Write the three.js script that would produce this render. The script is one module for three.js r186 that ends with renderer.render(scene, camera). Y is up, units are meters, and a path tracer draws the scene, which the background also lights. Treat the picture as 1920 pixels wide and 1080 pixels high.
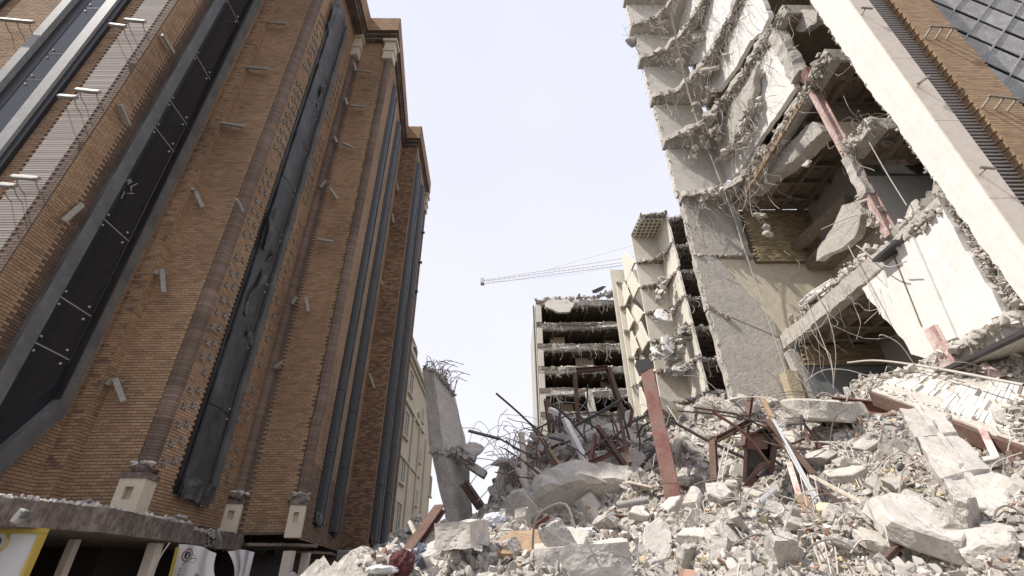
import * as THREE from 'three';
import { mergeGeometries, mergeVertices, toCreasedNormals } from 'three/addons/utils/BufferGeometryUtils.js';
import { RoundedBoxGeometry } from 'three/addons/geometries/RoundedBoxGeometry.js';

// ---------- camera (17 mm class lens, tilted up; eye 1.7 m above the street) ----------
const EYE = 1.7, FL = 897;
const scene = new THREE.Scene();
const camera = new THREE.PerspectiveCamera(2 * Math.atan(540 / FL) * 180 / Math.PI, 16 / 9, 0.1, 2000);
const cF = new THREE.Vector3(945 - 960, -(1090 - 540), -FL).normalize();      // where the street runs to, in lens axes
const cU = new THREE.Vector3(936 - 960, 925 + 540, -FL); cU.addScaledVector(cF, -cU.dot(cF)).normalize();
const cR = new THREE.Vector3().crossVectors(cF, cU);
camera.position.set(0, EYE, 0);
camera.quaternion.setFromRotationMatrix(new THREE.Matrix4().makeBasis(
  new THREE.Vector3(cR.x, cU.x, -cF.x), new THREE.Vector3(cR.y, cU.y, -cF.y), new THREE.Vector3(cR.z, cU.z, -cF.z)));

// ---------- sky: pale hazy white-lavender ----------
const SKY = 1.0;
{
  const w = 512, h = 256, d = new Float32Array(w * h * 4);
  for (let j = 0; j < h; j++) for (let i = 0; i < w; i++) {
    const el = ((j + 0.5) / h - 0.5) * Math.PI, t = Math.max(0, Math.sin(el));
    const k = Math.pow(1 - t, 1.5), o = (j * w + i) * 4;
    const cl = 0.012 * Math.sin(i / w * 44 + Math.sin(j / 9) * 1.7) * Math.sin(j / 7 + Math.sin(i / w * 25.13) * 2);
    d[o] = SKY * (0.755 + 0.17 * k + cl); d[o + 1] = SKY * (0.775 + 0.155 * k + cl); d[o + 2] = SKY * (0.945 + 0.02 * k); d[o + 3] = 1;
    if (el < -0.02) { d[o] = 0.42; d[o + 1] = 0.40; d[o + 2] = 0.37; }
  }
  const t = new THREE.DataTexture(d, w, h, THREE.RGBAFormat, THREE.FloatType);
  t.mapping = THREE.EquirectangularReflectionMapping; t.magFilter = THREE.LinearFilter; t.minFilter = THREE.LinearFilter; t.needsUpdate = true;
  scene.background = t; scene.environment = t;
}
// ---------- sun: high, from the left, a little on the camera's side ----------
const sun = new THREE.DirectionalLight(new THREE.Color(1, 0.95, 0.87), 5);
sun.position.set(-52, 84, 18); sun.target.position.set(0, 0, -14); sun.position.add(sun.target.position);
sun.castShadow = true; sun.shadow.mapSize.set(4096, 4096); sun.shadow.radius = 1.5;
Object.assign(sun.shadow.camera, { left: -60, right: 60, top: 60, bottom: -60, near: 1, far: 260 });
scene.add(sun, sun.target);
const renderer = new THREE.WebGLRenderer({ antialias: true });
renderer.toneMapping = THREE.LinearToneMapping; renderer.toneMappingExposure = 1.12;
renderer.shadowMap.enabled = true;

// ---------- random numbers, noise ----------
function rng(seed) { let a = seed >>> 0; return () => { a = (a + 0x6D2B79F5) | 0; let t = Math.imul(a ^ (a >>> 15), 1 | a); t = (t + Math.imul(t ^ (t >>> 7), 61 | t)) ^ t; return ((t ^ (t >>> 14)) >>> 0) / 4294967296; }; }
const R0 = rng(7);
const rr = (r, a, b) => a + (b - a) * r();
const hash3 = (x, y, z) => { let h = Math.imul(x, 374761393) ^ Math.imul(y, 668265263) ^ Math.imul(z, 2147483647 ^ 0x5bd1e995); h = Math.imul(h ^ (h >>> 13), 1274126177); return ((h ^ (h >>> 16)) >>> 0) / 4294967296; };
const sm = (t) => t * t * (3 - 2 * t);
function noise3(x, y, z) {
  const i = Math.floor(x), j = Math.floor(y), k = Math.floor(z), u = sm(x - i), v = sm(y - j), w = sm(z - k);
  const L = (a, b, t) => a + (b - a) * t;
  return L(L(L(hash3(i, j, k), hash3(i + 1, j, k), u), L(hash3(i, j + 1, k), hash3(i + 1, j + 1, k), u), v),
    L(L(hash3(i, j, k + 1), hash3(i + 1, j, k + 1), u), L(hash3(i, j + 1, k + 1), hash3(i + 1, j + 1, k + 1), u), v), w) * 2 - 1;
}
const fbm = (x, y, z, n = 4) => { let s = 0, a = 1, t = 0; for (let i = 0; i < n; i++) { s += a * noise3(x, y, z + i * 7.3); t += a; a *= 0.5; x *= 2.03; y *= 2.03; z *= 2.03; } return s / t; };

// tileable noise for textures
function tileNoise(n, per, seed) {
  const g = new Float32Array(per * per), r = rng(seed); for (let i = 0; i < g.length; i++) g[i] = r();
  const out = new Float32Array(n * n), s = per / n;
  for (let y = 0; y < n; y++) { const fy = y * s, j = Math.floor(fy), v = sm(fy - j), j0 = j % per * per, j1 = (j + 1) % per * per;
    for (let x = 0; x < n; x++) { const fx = x * s, i = Math.floor(fx), u = sm(fx - i), i0 = i % per, i1 = (i + 1) % per;
      out[y * n + x] = (g[j0 + i0] * (1 - u) + g[j0 + i1] * u) * (1 - v) + (g[j1 + i0] * (1 - u) + g[j1 + i1] * u) * v; } }
  return out;
}
function tileFbm(n, per, oct, seed, fall = 0.55) {
  const out = new Float32Array(n * n); let a = 1, t = 0;
  for (let o = 0; o < oct && per <= n; o++) { const q = tileNoise(n, per, seed + o * 13); for (let i = 0; i < out.length; i++) out[i] += a * q[i]; t += a; a *= fall; per *= 2; }
  for (let i = 0; i < out.length; i++) out[i] /= t; return out;
}
function tex(n, f, srgb, metres) {
  const d = new Uint8Array(n * n * 4);
  for (let i = 0; i < n * n; i++) { const c = f(i, i % n, Math.floor(i / n)); for (let k = 0; k < 3; k++) d[i * 4 + k] = Math.max(0, Math.min(255, Math.round(c[k] * 255))); d[i * 4 + 3] = 255; }
  const t = new THREE.DataTexture(d, n, n, THREE.RGBAFormat); t.wrapS = t.wrapT = THREE.RepeatWrapping; t.magFilter = THREE.LinearFilter; t.minFilter = THREE.LinearMipmapLinearFilter; t.generateMipmaps = true;
  if (srgb) t.colorSpace = THREE.SRGBColorSpace; t.repeat.set(1 / metres, 1 / metres); t.needsUpdate = true; return t;
}
const toS = (c) => c <= 0.0031308 ? 12.92 * c : 1.055 * Math.pow(c, 1 / 2.4) - 0.055;
// a surface of linear colour rgb with coarse patches, fine grain, pits and stains
function surf({ c, c2 = null, n = 512, m = 3, patch = 0.25, grain = 0.18, pits = 0, streak = 0, bump = 0.012, rough = 0.92, seed = 1, metal = 0 }) {
  const A = tileFbm(n, 4, 5, seed), B = tileFbm(n, 64, 3, seed + 50, 0.7), C = tileFbm(n, 16, 4, seed + 90), S = streak ? tileNoise(n, 64, seed + 33) : null;
  const mp = tex(n, (i, x, y) => {
    let k = 1 + patch * (A[i] - 0.5) * 3 + grain * (B[i] - 0.5) * 2; if (pits && C[i] < 0.36 && B[i] < 0.5) k *= 1 - pits;
    if (S) k *= 1 - streak * Math.max(0, S[(Math.floor(y / 24) * n) % (n * n) + x] - 0.45) * 1.6;
    const t = c2 ? Math.max(0, Math.min(1, (C[i] * 0.6 + A[i] * 0.6 - 0.5) * 4)) : 0;
    return c.map((v, q) => toS(Math.max(0.004, Math.min(0.95, (v * (1 - t) + (c2 ? c2[q] : 0) * t) * k))));
  }, true, m);
  const o = { map: mp, roughness: rough, metalness: metal };
  if (bump) { o.bumpMap = tex(n, (i) => { let v = 0.5 + (C[i] - 0.5) * 0.9 + (B[i] - 0.5) * 0.55; if (pits && C[i] < 0.36 && B[i] < 0.5) v -= 0.3; return [v, v, v]; }, false, m); o.bumpScale = bump; }
  return new THREE.MeshStandardMaterial(o);
}
const flat = (r, g, b, rough = 0.8, extra = {}) => new THREE.MeshStandardMaterial({ color: new THREE.Color().setRGB(r, g, b), roughness: rough, ...extra });

const M = {
  concrete: surf({ c: [0.51, 0.475, 0.43], c2: [0.43, 0.395, 0.35], m: 2.4, patch: 0.18, grain: 0.16, pits: 0.16, bump: 0.014, seed: 3 }),
  concreteDark: surf({ c: [0.38, 0.355, 0.33], c2: [0.43, 0.40, 0.365], m: 2.6, patch: 0.25, grain: 0.2, pits: 0.2, bump: 0.015, seed: 11 }),
  dust: surf({ c: [0.40, 0.365, 0.325], c2: [0.30, 0.27, 0.235], m: 1.7, patch: 0.3, grain: 0.45, pits: 0.4, bump: 0.05, seed: 21 }),
  plaster: surf({ c: [0.79, 0.775, 0.745], c2: [0.72, 0.70, 0.66], m: 3.3, patch: 0.08, grain: 0.08, bump: 0.006, seed: 31 }),
  cream: surf({ c: [0.66, 0.60, 0.48], c2: [0.58, 0.52, 0.42], m: 3.1, patch: 0.08, grain: 0.08, bump: 0.006, seed: 41 }),
  creamPale: surf({ c: [0.70, 0.655, 0.56], c2: [0.61, 0.565, 0.48], m: 2.8, patch: 0.14, grain: 0.12, pits: 0.12, bump: 0.008, seed: 43 }),
  creamWall: surf({ c: [0.60, 0.52, 0.40], c2: [0.54, 0.46, 0.35], m: 4, patch: 0.08, grain: 0.07, bump: 0.006, seed: 45 }),
  travertine: surf({ c: [0.80, 0.775, 0.73], c2: [0.75, 0.715, 0.655], m: 3.6, patch: 0.08, grain: 0.05, streak: 0.05, bump: 0.004, rough: 0.6, seed: 51 }),
  beigeStone: surf({ c: [0.70, 0.615, 0.52], c2: [0.63, 0.54, 0.45], m: 2.6, patch: 0.06, grain: 0.06, bump: 0.004, rough: 0.65, seed: 52 }),
  mortar: surf({ c: [0.14, 0.103, 0.078], m: 1.5, patch: 0.2, grain: 0.3, bump: 0.01, seed: 61 }),
  fascia: surf({ c: [0.13, 0.095, 0.078], c2: [0.20, 0.165, 0.14], m: 1.3, patch: 0.3, grain: 0.2, streak: 0.5, bump: 0.01, seed: 71 }),
  rust: surf({ c: [0.135, 0.072, 0.05], c2: [0.085, 0.055, 0.044], m: 0.8, patch: 0.4, grain: 0.35, bump: 0.006, rough: 0.85, seed: 81 }),
  redPaint: surf({ c: [0.205, 0.082, 0.066], c2: [0.14, 0.09, 0.068], m: 1.1, patch: 0.3, grain: 0.25, pits: 0.3, bump: 0.006, rough: 0.75, seed: 91 }),
  pinkPaint: surf({ c: [0.48, 0.31, 0.28], c2: [0.56, 0.46, 0.42], m: 1.2, patch: 0.3, grain: 0.25, pits: 0.3, bump: 0.006, rough: 0.8, seed: 95 }),
  asphalt: surf({ c: [0.06, 0.057, 0.053], m: 2, patch: 0.3, grain: 0.4, bump: 0.01, seed: 101 }),
  wood: surf({ c: [0.34, 0.24, 0.15], c2: [0.24, 0.16, 0.10], m: 0.6, patch: 0.3, grain: 0.3, bump: 0.006, seed: 111 }),
  paleWood: surf({ c: [0.55, 0.49, 0.41], c2: [0.42, 0.36, 0.29], m: 0.7, patch: 0.25, grain: 0.25, bump: 0.006, seed: 115 }),
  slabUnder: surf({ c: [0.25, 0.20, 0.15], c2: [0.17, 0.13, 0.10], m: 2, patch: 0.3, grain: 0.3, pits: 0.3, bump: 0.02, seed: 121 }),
  frameGrey: surf({ c: [0.10, 0.10, 0.097], c2: [0.13, 0.13, 0.122], m: 1.8, patch: 0.15, grain: 0.12, bump: 0, rough: 0.55, seed: 131 }),
  framePale: surf({ c: [0.32, 0.312, 0.297], c2: [0.26, 0.253, 0.24], m: 1.8, patch: 0.12, grain: 0.1, bump: 0, rough: 0.6, seed: 133 }),
  frameBlack: flat(0.022, 0.023, 0.026, 0.4),
  glass: new THREE.MeshPhysicalMaterial({ color: new THREE.Color().setRGB(0.018, 0.020, 0.025), roughness: 0.1, specularIntensity: 1, ior: 1.5 }),
  metalSheet: surf({ c: [0.04, 0.04, 0.042], c2: [0.062, 0.061, 0.06], m: 2.6, patch: 0.25, grain: 0.12, pits: 0.1, bump: 0.002, rough: 0.5, seed: 141 }),
  rebar: flat(0.20, 0.165, 0.14, 0.75),
  rebarPale: flat(0.46, 0.42, 0.38, 0.7),
  darkSteel: flat(0.06, 0.055, 0.055, 0.5),
  lampBody: surf({ c: [0.36, 0.32, 0.265], c2: [0.26, 0.225, 0.185], m: 0.5, patch: 0.3, grain: 0.2, bump: 0, rough: 0.6, seed: 151 }),
  bolt: flat(0.55, 0.54, 0.52, 0.35, { metalness: 0.6 }),
  dark: flat(0.03, 0.025, 0.022, 0.9),
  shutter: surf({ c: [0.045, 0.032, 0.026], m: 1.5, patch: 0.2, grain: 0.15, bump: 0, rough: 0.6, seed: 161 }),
  white: flat(0.74, 0.73, 0.72, 0.55),
  gold: flat(0.62, 0.44, 0.10, 0.35, { metalness: 0.4 }),
  galv: flat(0.55, 0.56, 0.56, 0.4, { metalness: 0.5 }),
  lilac: flat(0.44, 0.36, 0.34, 0.75),
  purpleBrick: surf({ c: [0.165, 0.105, 0.09], c2: [0.21, 0.14, 0.115], m: 0.9, patch: 0.3, grain: 0.25, bump: 0.004, seed: 171 }),
  tan: flat(1, 1, 1, 0.9),
  yellowBrick: flat(1, 1, 1, 0.92),
};

// ---------- geometry helpers. X right, Y above the eye, Z metres ahead of the camera ----------
const V = (X, Y, Z) => new THREE.Vector3(X, Y + EYE, -Z);
function ray(px, py) { const d = new THREE.Vector3(px - 960, -(py - 540), -FL); return { x: d.dot(cR), y: d.dot(cU), z: d.dot(cF) }; }
const atZ = (px, py, Z) => { const r = ray(px, py), k = Z / r.z; return [r.x * k, r.y * k, Z]; };
const atX = (px, py, X) => { const r = ray(px, py), k = X / r.x; return [X, r.y * k, r.z * k]; };
const atY = (px, py, Y) => { const r = ray(px, py), k = Y / r.y; return [r.x * k, Y, r.z * k]; };
function boxUV(g) {
  if (g.index) g = g.toNonIndexed();
  g.computeVertexNormals();
  const p = g.attributes.position, uv = new Float32Array(p.count * 2), a = new THREE.Vector3(), b = new THREE.Vector3(), c = new THREE.Vector3(), e = new THREE.Vector3(), f = new THREE.Vector3();
  for (let i = 0; i < p.count; i += 3) {
    a.fromBufferAttribute(p, i); b.fromBufferAttribute(p, i + 1); c.fromBufferAttribute(p, i + 2);
    e.subVectors(b, a); f.subVectors(c, a); e.cross(f); const ax = Math.abs(e.x), ay = Math.abs(e.y), az = Math.abs(e.z);
    for (let k = 0; k < 3; k++) { const x = p.getX(i + k), y = p.getY(i + k), z = p.getZ(i + k);
      const [u, v] = ay >= ax && ay >= az ? [x, z] : ax >= az ? [z, y] : [x, y]; uv[(i + k) * 2] = u; uv[(i + k) * 2 + 1] = v; }
  }
  g.setAttribute('uv', new THREE.BufferAttribute(uv, 2));
  for (const k of Object.keys(g.attributes)) if (!['position', 'normal', 'uv'].includes(k)) g.deleteAttribute(k);
  return g;
}
const bevelBox = (w, h, d, r = 0.012) => new RoundedBoxGeometry(w, h, d, 1, Math.min(r, w / 3, h / 3, d / 3));
function bx(X0, X1, Y0, Y1, Z0, Z1, r = 0) {
  const w = Math.abs(X1 - X0), h = Math.abs(Y1 - Y0), d = Math.abs(Z1 - Z0), g = r ? bevelBox(w, h, d, r) : new THREE.BoxGeometry(w, h, d);
  const c = V((X0 + X1) / 2, (Y0 + Y1) / 2, (Z0 + Z1) / 2); return g.translate(c.x, c.y, c.z);
}
// extrude a 2D outline; map(u, v, w) -> [X, Y, Z]
function prism(pts, t, map, holes) {
  const s = new THREE.Shape(pts.map((p) => new THREE.Vector2(p[0], p[1])));
  if (holes) for (const h of holes) s.holes.push(new THREE.Path(h.map((p) => new THREE.Vector2(p[0], p[1]))));
  let g = new THREE.ExtrudeGeometry(s, { depth: t, bevelEnabled: false, steps: 1 }); if (g.index) g = g.toNonIndexed();
  const p = g.attributes.position; for (let i = 0; i < p.count; i++) { const v = V(...map(p.getX(i), p.getY(i), p.getZ(i))); p.setXYZ(i, v.x, v.y, v.z); }
  const o = V(...map(0, 0, 0)), e = [V(...map(1, 0, 0)).sub(o), V(...map(0, 1, 0)).sub(o), V(...map(0, 0, 1)).sub(o)];
  if (e[0].clone().cross(e[1]).dot(e[2]) < 0) for (let i = 0; i < p.count; i += 3) { const q = [p.getX(i + 1), p.getY(i + 1), p.getZ(i + 1)]; p.setXYZ(i + 1, p.getX(i + 2), p.getY(i + 2), p.getZ(i + 2)); p.setXYZ(i + 2, ...q); }
  return g;
}
const prismX = (zy, X, t) => prism(zy, t, (u, v, w) => [X + w, v, u]);      // outline (Z, Y) on the plane X, thickness to the right
const prismZ = (xy, Z, t, holes) => prism(xy, t, (u, v, w) => [u, v, Z + w], holes);      // outline (X, Y) on the plane Z, thickness away
const prismY = (xz, Y, t) => prism(xz, t, (u, v, w) => [u, Y - w, v]);      // outline (X, Z) at height Y, thickness down
// roughen an outline: every edge, or those named, gets steps with an offset
function jag(pts, amp, step, seed, edges) {
  const r = rng(seed), out = [];
  for (let i = 0; i < pts.length; i++) {
    const a = pts[i], b = pts[(i + 1) % pts.length]; out.push(a);
    if (edges && !edges.includes(i)) continue;
    const L = Math.hypot(b[0] - a[0], b[1] - a[1]), n = Math.floor(L / step), nx = -(b[1] - a[1]) / L, ny = (b[0] - a[0]) / L; let w = 0;
    for (let k = 1; k < n; k++) { w = w * 0.6 + (r() - 0.5) * 2 * amp * 0.8; const t = (k + (r() - 0.5) * 0.5) / n; out.push([a[0] + (b[0] - a[0]) * t + nx * w, a[1] + (b[1] - a[1]) * t + ny * w]); }
  }
  return out;
}
function tubePts(pts, rad, seg = 4, rs = 5) {
  const c = new THREE.CatmullRomCurve3(pts.map((p) => p.isVector3 ? p : V(...p)), false, 'centripetal');
  return new THREE.TubeGeometry(c, Math.max(2, seg), rad, rs, false);
}
// a beam between two points
function bar(a, b, w, h, roll = 0, r = 0) {
  const A = a.isVector3 ? a : V(...a), B = b.isVector3 ? b : V(...b), L = A.distanceTo(B), g = r ? bevelBox(w, h, L, r) : new THREE.BoxGeometry(w, h, L);
  if (roll) g.rotateZ(roll);
  const q = new THREE.Matrix4().lookAt(A, B, Math.abs(A.y - B.y) / L > 0.98 ? new THREE.Vector3(0, 0, 1) : new THREE.Vector3(0, 1, 0)); g.applyMatrix4(q);
  return g.translate((A.x + B.x) / 2, (A.y + B.y) / 2, (A.z + B.z) / 2);
}
function hbeam(a, b, w, h, t, roll = 0) {
  const A = a.isVector3 ? a : V(...a), B = b.isVector3 ? b : V(...b), L = A.distanceTo(B);
  const g = mergeGeometries([new THREE.BoxGeometry(w, t, L).translate(0, h / 2, 0), new THREE.BoxGeometry(w, t, L).translate(0, -h / 2, 0), new THREE.BoxGeometry(t, h - t, L)]);
  if (roll) g.rotateZ(roll);
  g.applyMatrix4(new THREE.Matrix4().lookAt(A, B, Math.abs(A.y - B.y) / L > 0.98 ? new THREE.Vector3(0, 0, 1) : new THREE.Vector3(0, 1, 0)));
  return g.translate((A.x + B.x) / 2, (A.y + B.y) / 2, (A.z + B.z) / 2);
}
// broken lump: a sphere cut by random planes, then roughened
function chunkGeo(seed, sx, sy, sz, cuts = 12, rough = 0.06, det = 3) {
  const r = rng(seed * 7919 + 13); let g = new THREE.IcosahedronGeometry(1, det); g.deleteAttribute('uv'); g.deleteAttribute('normal'); g = mergeVertices(g, 1e-4);
  const p = g.attributes.position, v = new THREE.Vector3(), pl = [];
  for (let i = 0; i < cuts; i++) { const n = new THREE.Vector3(r() - 0.5, r() - 0.5, r() - 0.5).normalize(); pl.push([n, rr(r, 0.34, 0.7)]); }
  for (let i = 0; i < p.count; i++) {
    v.fromBufferAttribute(p, i).multiplyScalar(1.15);
    for (const [n, d] of pl) { const k = v.dot(n) - d; if (k > 0) v.addScaledVector(n, -k * 0.97); }
    const q = 1 + rough * 1.6 * fbm(v.x * 3.1 + seed, v.y * 3.1, v.z * 3.1, 3); v.multiplyScalar(q); p.setXYZ(i, v.x * sx, v.y * sy, v.z * sz);
  }
  return g.toNonIndexed();
}
// a broken plate: a jagged polygon with thickness and roughened rims (w along x, d along z, y up)
function plateGeo(seed, w, d, t, n = 7) {
  const r = rng(seed * 104729 + 5), pts = []; for (let i = 0; i < n; i++) { const a = (i + rr(r, -0.3, 0.3)) / n * Math.PI * 2, q = rr(r, 0.75, 1.08); pts.push([Math.cos(a) * w / 2 * q, Math.sin(a) * d / 2 * q]); }
  const s = new THREE.Shape(jag(pts, Math.min(w, d) * 0.05, Math.min(w, d) * 0.13, seed + 1).map((p) => new THREE.Vector2(...p)));
  let g = new THREE.ExtrudeGeometry(s, { depth: t, bevelEnabled: true, bevelSize: t * 0.14, bevelThickness: t * 0.14, bevelSegments: 1, steps: 2 }); g.rotateX(-Math.PI / 2).translate(0, -t / 2, 0);
  const p = g.attributes.position; for (let i = 0; i < p.count; i++) { const x = p.getX(i), y = p.getY(i), z = p.getZ(i), k = t * 0.22; p.setXYZ(i, x + k * noise3(x * 5, y * 9 + seed, z * 5), y + k * 0.5 * noise3(x * 2 + 9, seed, z * 2), z + k * noise3(x * 5 + 4, y * 9, z * 5 + seed)); }
  return g;
}
function prep(gs) { gs = Array.isArray(gs) ? gs : [gs]; gs = gs.map((g) => boxUV(g)); return gs.length > 1 ? mergeGeometries(gs) : gs[0]; }
const used = new Map();
function numbered(n) { const k = used.get(n) || 0; used.set(n, k + 1); return k ? n + '_' + String(k).padStart(3, '0') : n; }
function mesh(name, gs, mat, parent) { const m = new THREE.Mesh(prep(gs), mat); m.castShadow = m.receiveShadow = true; if (parent) { m.name = name; parent.add(m); } else { m.name = numbered(name); scene.add(m); } return m; }
function tag(o, label, category, group, kind) { if (kind) { o.userData.kind = kind; if (kind === 'stuff') { o.userData.label = label; o.userData.category = category; } return o; } o.userData.label = label; o.userData.category = category; if (group) o.userData.group = group; return o; }
function thing(name, label, category, group, pos) { const g = new THREE.Group(); g.name = numbered(name); scene.add(g); if (pos) g.position.copy(pos.isVector3 ? pos : V(...pos)); return tag(g, label, category, group); }
function item(name, gs, mat, label, category, group) { return tag(mesh(name, gs, mat), label, category, group); }
function instanced(name, geo, mat, mats, cols, parent) {
  const m = new THREE.InstancedMesh(geo, mat, mats.length); m.castShadow = m.receiveShadow = true; m.name = parent ? name : numbered(name); m.userData.kind = 'stuff';
  const c = new THREE.Color(); mats.forEach((q, i) => { m.setMatrixAt(i, q); if (cols) { c.setRGB(...cols[i]); m.setColorAt(i, c); } });
  m.instanceMatrix.needsUpdate = true; if (m.instanceColor) m.instanceColor.needsUpdate = true; (parent || scene).add(m); return m;
}
function mat4(pos, q, s) { return new THREE.Matrix4().compose(pos, q, s); }
const randQ = (r) => new THREE.Quaternion().setFromEuler(new THREE.Euler(r() * 6.28, r() * 6.28, r() * 6.28));
const ORD = ['topmost', 'second from top', 'third from top', 'fourth from top', 'fifth from top', 'sixth from top', 'seventh from top', 'eighth from top', 'ninth from top', 'tenth from top', 'eleventh from top', 'lowest'];
const ordinal = (list, i, y = (e) => Math.min(e[1], e[3] ?? e[1])) => { const k = list.filter((e) => y(e) < y(list[i])).length; return k === list.length - 1 ? 'lowest' : ORD[k]; };
const eulerQ = (x, y, z) => new THREE.Quaternion().setFromEuler(new THREE.Euler(x, y, z));

// =====================================================================
// street and left-hand brick building
// =====================================================================
{
  const g = new THREE.PlaneGeometry(700, 700); g.rotateX(-Math.PI / 2); g.translate(0, 0, -100);
  tag(mesh('street', g, M.asphalt), '', '', null, 'structure');
}
const HB = 26;                                                     // parapet top above the eye
const brickBuilding = thing('brick_building', 'tall brown brick building with stepped facade and dark vertical window strips', 'building');
const planB = [[-24, 7.86], [-9.68, 7.86], [-9.68, 10.7], [-9.28, 10.7], [-9.28, 11.0], [-7.7, 11.0], [-7.7, 15.0], [-5.8, 15.0], [-6.6, 22.1], [-5.57, 22.1], [-5.7, 26.8], [-24, 26.8]];
mesh('wall', prismY(planB, 25, 23.8), M.mortar, brickBuilding);
// faces, from left to right: start, end (X, Z)
const FACE = {
  front0: { a: [-17.5, 7.86], b: [-9.68, 7.86] }, side0: { a: [-9.68, 7.86], b: [-9.68, 10.7] },
  step0: { a: [-9.68, 10.7], b: [-9.28, 10.7] }, step1: { a: [-9.28, 10.7], b: [-9.28, 11.0] },
  front1: { a: [-9.28, 11.0], b: [-7.7, 11.0] }, side1: { a: [-7.7, 11.0], b: [-7.7, 15.0] },
  front2: { a: [-7.7, 15.0], b: [-5.8, 15.0] }, side2: { a: [-5.8, 15.0], b: [-6.6, 22.1] },
  front3: { a: [-6.6, 22.1], b: [-5.57, 22.1] }, side3: { a: [-5.57, 22.1], b: [-5.7, 26.8] },
};
for (const f of Object.values(FACE)) { const dx = f.b[0] - f.a[0], dz = f.b[1] - f.a[1]; f.L = Math.hypot(dx, dz); f.u = [dx / f.L, dz / f.L]; f.n = [f.u[1], -f.u[0]]; f.q = new THREE.Quaternion().setFromRotationMatrix(new THREE.Matrix4().makeBasis(new THREE.Vector3(f.u[0], 0, -f.u[1]), new THREE.Vector3(0, 1, 0), new THREE.Vector3(f.n[0], 0, -f.n[1]))); }
// a point on a face: s metres along, Y up, out metres proud
const onFace = (f, s, Y, out = 0) => [f.a[0] + f.u[0] * s + f.n[0] * out, Y, f.a[1] + f.u[1] * s + f.n[1] * out];
function pixFace(f, px, py, out = 0) { const r = ray(px, py), ax = f.a[0] + f.n[0] * out, az = f.a[1] + f.n[1] * out, k = (ax * f.n[0] + az * f.n[1]) / (r.x * f.n[0] + r.z * f.n[1]); const X = r.x * k, Z = r.z * k; return { s: (X - f.a[0]) * f.u[0] + (Z - f.a[1]) * f.u[1], Y: r.y * k, p: [X, r.y * k, Z] }; }
const fbox = (f, s0, s1, Y0, Y1, o0, o1, r = 0) => { const w = s1 - s0, h = Y1 - Y0, d = o1 - o0, g = r ? bevelBox(w, h, d, r) : new THREE.BoxGeometry(w, h, d); g.applyQuaternion(f.q); const c = V(...onFace(f, (s0 + s1) / 2, (Y0 + Y1) / 2, (o0 + o1) / 2)); return g.translate(c.x, c.y, c.z); };

// bricks
const bricks = [], BR = rng(99);
const PAL = { tan: [[0.338, 0.218, 0.13], [0.315, 0.199, 0.116], [0.362, 0.24, 0.145], [0.335, 0.207, 0.122], [0.27, 0.174, 0.104]], dark: [[0.20, 0.12, 0.08], [0.17, 0.105, 0.072], [0.235, 0.14, 0.092]], lilac: [[0.40, 0.345, 0.31], [0.36, 0.31, 0.28], [0.44, 0.38, 0.34]], purple: [[0.172, 0.118, 0.09], [0.2, 0.14, 0.107], [0.15, 0.104, 0.081]], soldier: [[0.105, 0.066, 0.045], [0.13, 0.08, 0.055]], header: [[0.40, 0.265, 0.14], [0.36, 0.235, 0.125]] };
function brickwall(f, Y0, Y1, kind, skip, s0 = 0, s1 = f.L) {
  const ch = 0.07, bl = 0.215, n = Math.floor((Y1 - Y0) / ch);
  for (let j = 0; j < n; j++) {
    const Y = Y0 + (j + 0.5) * ch; let s = s0 - (j % 2 ? bl / 2 : 0) - (((j * 7) % 5) - 2) * 0.002;
    while (s < s1 - 0.02) {
      const a = Math.max(s, s0), b = Math.min(s + bl, s1); s += bl; if (b - a < 0.04) continue;
      const m = (a + b) / 2; if (skip && skip(m, Y)) continue;
      const k = kind(m, Y), pal = PAL[k]; if (!pal) continue;
      const w = fbm(m * 0.5 + f.a[0] * 3, Y * 0.35 + f.a[1], 3.7, 3) + 0.5 * Math.min(0, fbm(m * 1.6 + f.a[0], Y * 0.5, 8.1, 2)), c = pal[Math.floor(BR() * pal.length)], v = 1.07 + w * 0.34 + (BR() - 0.5) * 0.13;
      const P = V(...onFace(f, m, Y, 0.006 + (BR() - 0.5) * 0.004)), e = BR() < 0.012 ? 0.75 : 1;
      bricks.push({ m: mat4(P, f.q, new THREE.Vector3(b - a - 0.011, ch - 0.0125, 0.03)), c: c.map((x) => x * v * e), P, f });
    }
  }
}
const plain = () => 'tan';
const win0 = { l: 0.86, r: 2.54 };                                   // side0 window strip, metres along the face
const w0bottom = (s) => 1.15 + (s - 0.9) * 1.95 + 0.0;
brickwall(FACE.front0, 4.2, 24.8, (s) => { const X = s - 17.5; return X > -9.95 ? 'purple' : X > -10.65 ? 'none' : X < -12.75 && X > -12.97 ? 'soldier' : 'tan'; }, (s) => { const X = s - 17.5; return (X > -12.72 && X < -11.06) || X < -15.2; });
brickwall(FACE.side0, 1.3, 24.8, (s) => s < 0.09 ? 'header' : s > 0.62 && s < 0.88 ? 'soldier' : 'tan', (s, Y) => s > win0.l + 0.03 && s < win0.r - 0.02 && Y > w0bottom(s) - 0.35);
brickwall(FACE.step0, 1.3, 24.8, () => BR() < 0.2 ? 'dark' : 'tan');
brickwall(FACE.step1, 1.3, 24.8, plain);
brickwall(FACE.front1, 1.3, 24.8, (s) => s > 1.2 && s < 1.31 ? 'header' : 'tan', (s) => s > 1.4);
brickwall(FACE.side1, 1.3, 24.8, plain, (s, Y) => s < 0.2 || s > 3.8 || (s > 1.06 && s < 2.6 && Y > 1.85 && Y < 23.4));
brickwall(FACE.front2, 1.25, 24.8, (s) => s > 1.6 && s < 1.7 ? 'header' : 'tan', (s) => s < 0.33 || s > 1.72);
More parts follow.
